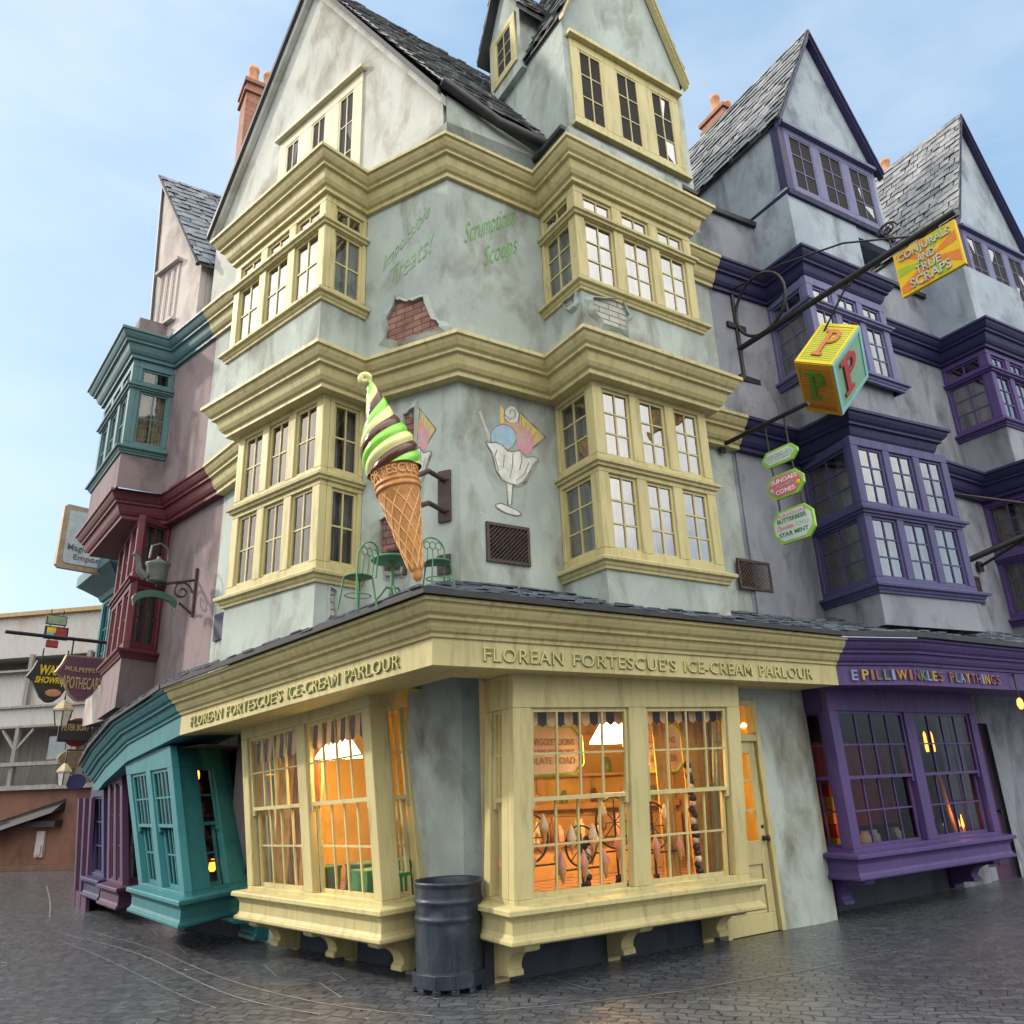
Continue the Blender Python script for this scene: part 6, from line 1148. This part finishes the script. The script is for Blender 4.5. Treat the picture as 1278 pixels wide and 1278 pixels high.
lantern(V((-10.9, 18.2)), 62, 90, 873, 906, 'upper street lantern with a cream roof below the shield signs'); lantern(V((-11.6, 19.0)), 67, 88, 952, 980, 'lower, smaller street lantern near the brown wall')

# ------------------------------------------------------------------ street
def street_mat():
    b = NB('street_stone'); wv = b.n('ShaderNodeVectorMath'); wv.operation = 'ADD'
    p = b.pos((1, 1, 0)); nn = b.n('ShaderNodeTexNoise'); nn.inputs['Scale'].default_value = 1.6; nn.inputs['Detail'].default_value = 3; b.l(p, nn.inputs['Vector'])
    sc3 = b.n('ShaderNodeVectorMath'); sc3.operation = 'SCALE'; sc3.inputs['Scale'].default_value = .4; b.l(nn.outputs['Color'], sc3.inputs[0])
    b.l(p, wv.inputs[0]); b.l(sc3.outputs[0], wv.inputs[1])
    rt = b.n('ShaderNodeMapping'); rt.inputs['Rotation'].default_value = (0, 0, rad(18)); b.l(wv.outputs[0], rt.inputs[0])
    br = b.n('ShaderNodeTexBrick'); br.inputs['Scale'].default_value = 1; br.inputs['Brick Width'].default_value = .17; br.inputs['Row Height'].default_value = .11; br.inputs['Mortar Size'].default_value = .009; br.inputs['Mortar Smooth'].default_value = .6; br.inputs['Bias'].default_value = -.2
    br.inputs['Color1'].default_value = (.062, .068, .082, 1); br.inputs['Color2'].default_value = (.112, .12, .135, 1); br.inputs['Mortar'].default_value = (.016, .018, .022, 1)
    b.l(rt.outputs[0], br.inputs['Vector'])
    big = b.noise(p, .28, 4, .6); mid = b.noise(b.pos((1, 1, 0)), 7, 6, .7); fine = b.noise(b.pos((1, 1, 0)), 45, 5, .7); spk = b.noise(b.pos((1, 1, 0)), 90, 3)
    c1 = b.mix(b.g(mid, .45, .75, 0, .7), br.outputs['Color'], (.15, .153, .158, 1)); c2 = b.mix(b.g(big, .35, .65, 0, .55), c1, (.042, .05, .064, 1)); c3 = b.mix(b.g(spk, .66, .76, 0, .5), c2, (.28, .27, .25, 1))
    inv = b.mix(1, 1.0, br.outputs['Fac'], 'SUBTRACT'); h = b.mix(.45, inv, b.mix(.4, mid, fine)); b.bump(h, 1.0, .03)
    return b.set(c3, b.mix(b.g(mid, .3, .7), .11, b.mix(b.g(big, .35, .65), .20, .42)), spec=.5)
street_m = street_mat(); joint = plain('pale_joint', (.17, .168, .16, 1), .5, 0, .4)
m = MB(); n = 24
for i in range(n):
    for j in range(n):
        x0, x1 = -300 + 600 * i / n, -300 + 600 * (i+1) / n; y0, y1 = -300 + 600 * j / n, -300 + 600 * (j+1) / n; m.poly([(x0, y0, 0), (x1, y0, 0), (x1, y1, 0), (x0, y1, 0)])
struct(m.build('street', street_m))
m = MB()
def line(pts, w):
    P = [lvl(x, y, .004) for x, y in pts]
    for _ in range(3 if len(P) > 2 else 0): P = [P[0]] + [q for a, b in zip(P, P[1:]) for q in (a.lerp(b, .25), a.lerp(b, .75))] + [P[-1]]
    L = offset([v2(p) for p in P], w/2); R_ = offset([v2(p) for p in P], -w/2)
    for i in range(len(P) - 1): m.poly([v3(R_[i], .004), v3(R_[i+1], .004), v3(L[i+1], .004), v3(L[i], .004)])
for pts, w in (([(80, 1166), (170, 1187), (240, 1222), (300, 1248), (400, 1266)], .018), ([(110, 1162), (190, 1182), (260, 1215), (330, 1237), (430, 1258), (540, 1268)], .016), ([(70, 1172), (130, 1195), (230, 1245), (270, 1258)], .012),
    ([(850, 1237), (930, 1223), (1010, 1210), (1100, 1190)], .014), ([(600, 1262), (720, 1252), (850, 1237)], .014), ([(330, 1205), (345, 1218)], .012), ([(398, 1226), (425, 1244)], .012), ([(680, 1218), (740, 1236)], .012), ([(415, 1213), (432, 1224)], .01), ([(58, 1105), (63, 1125), (62, 1145)], .02), ([(190, 1160), (198, 1170)], .012), ([(220, 1180), (232, 1190)], .012)): line(pts, w)
struct(m.build('street_joint_lines', joint))
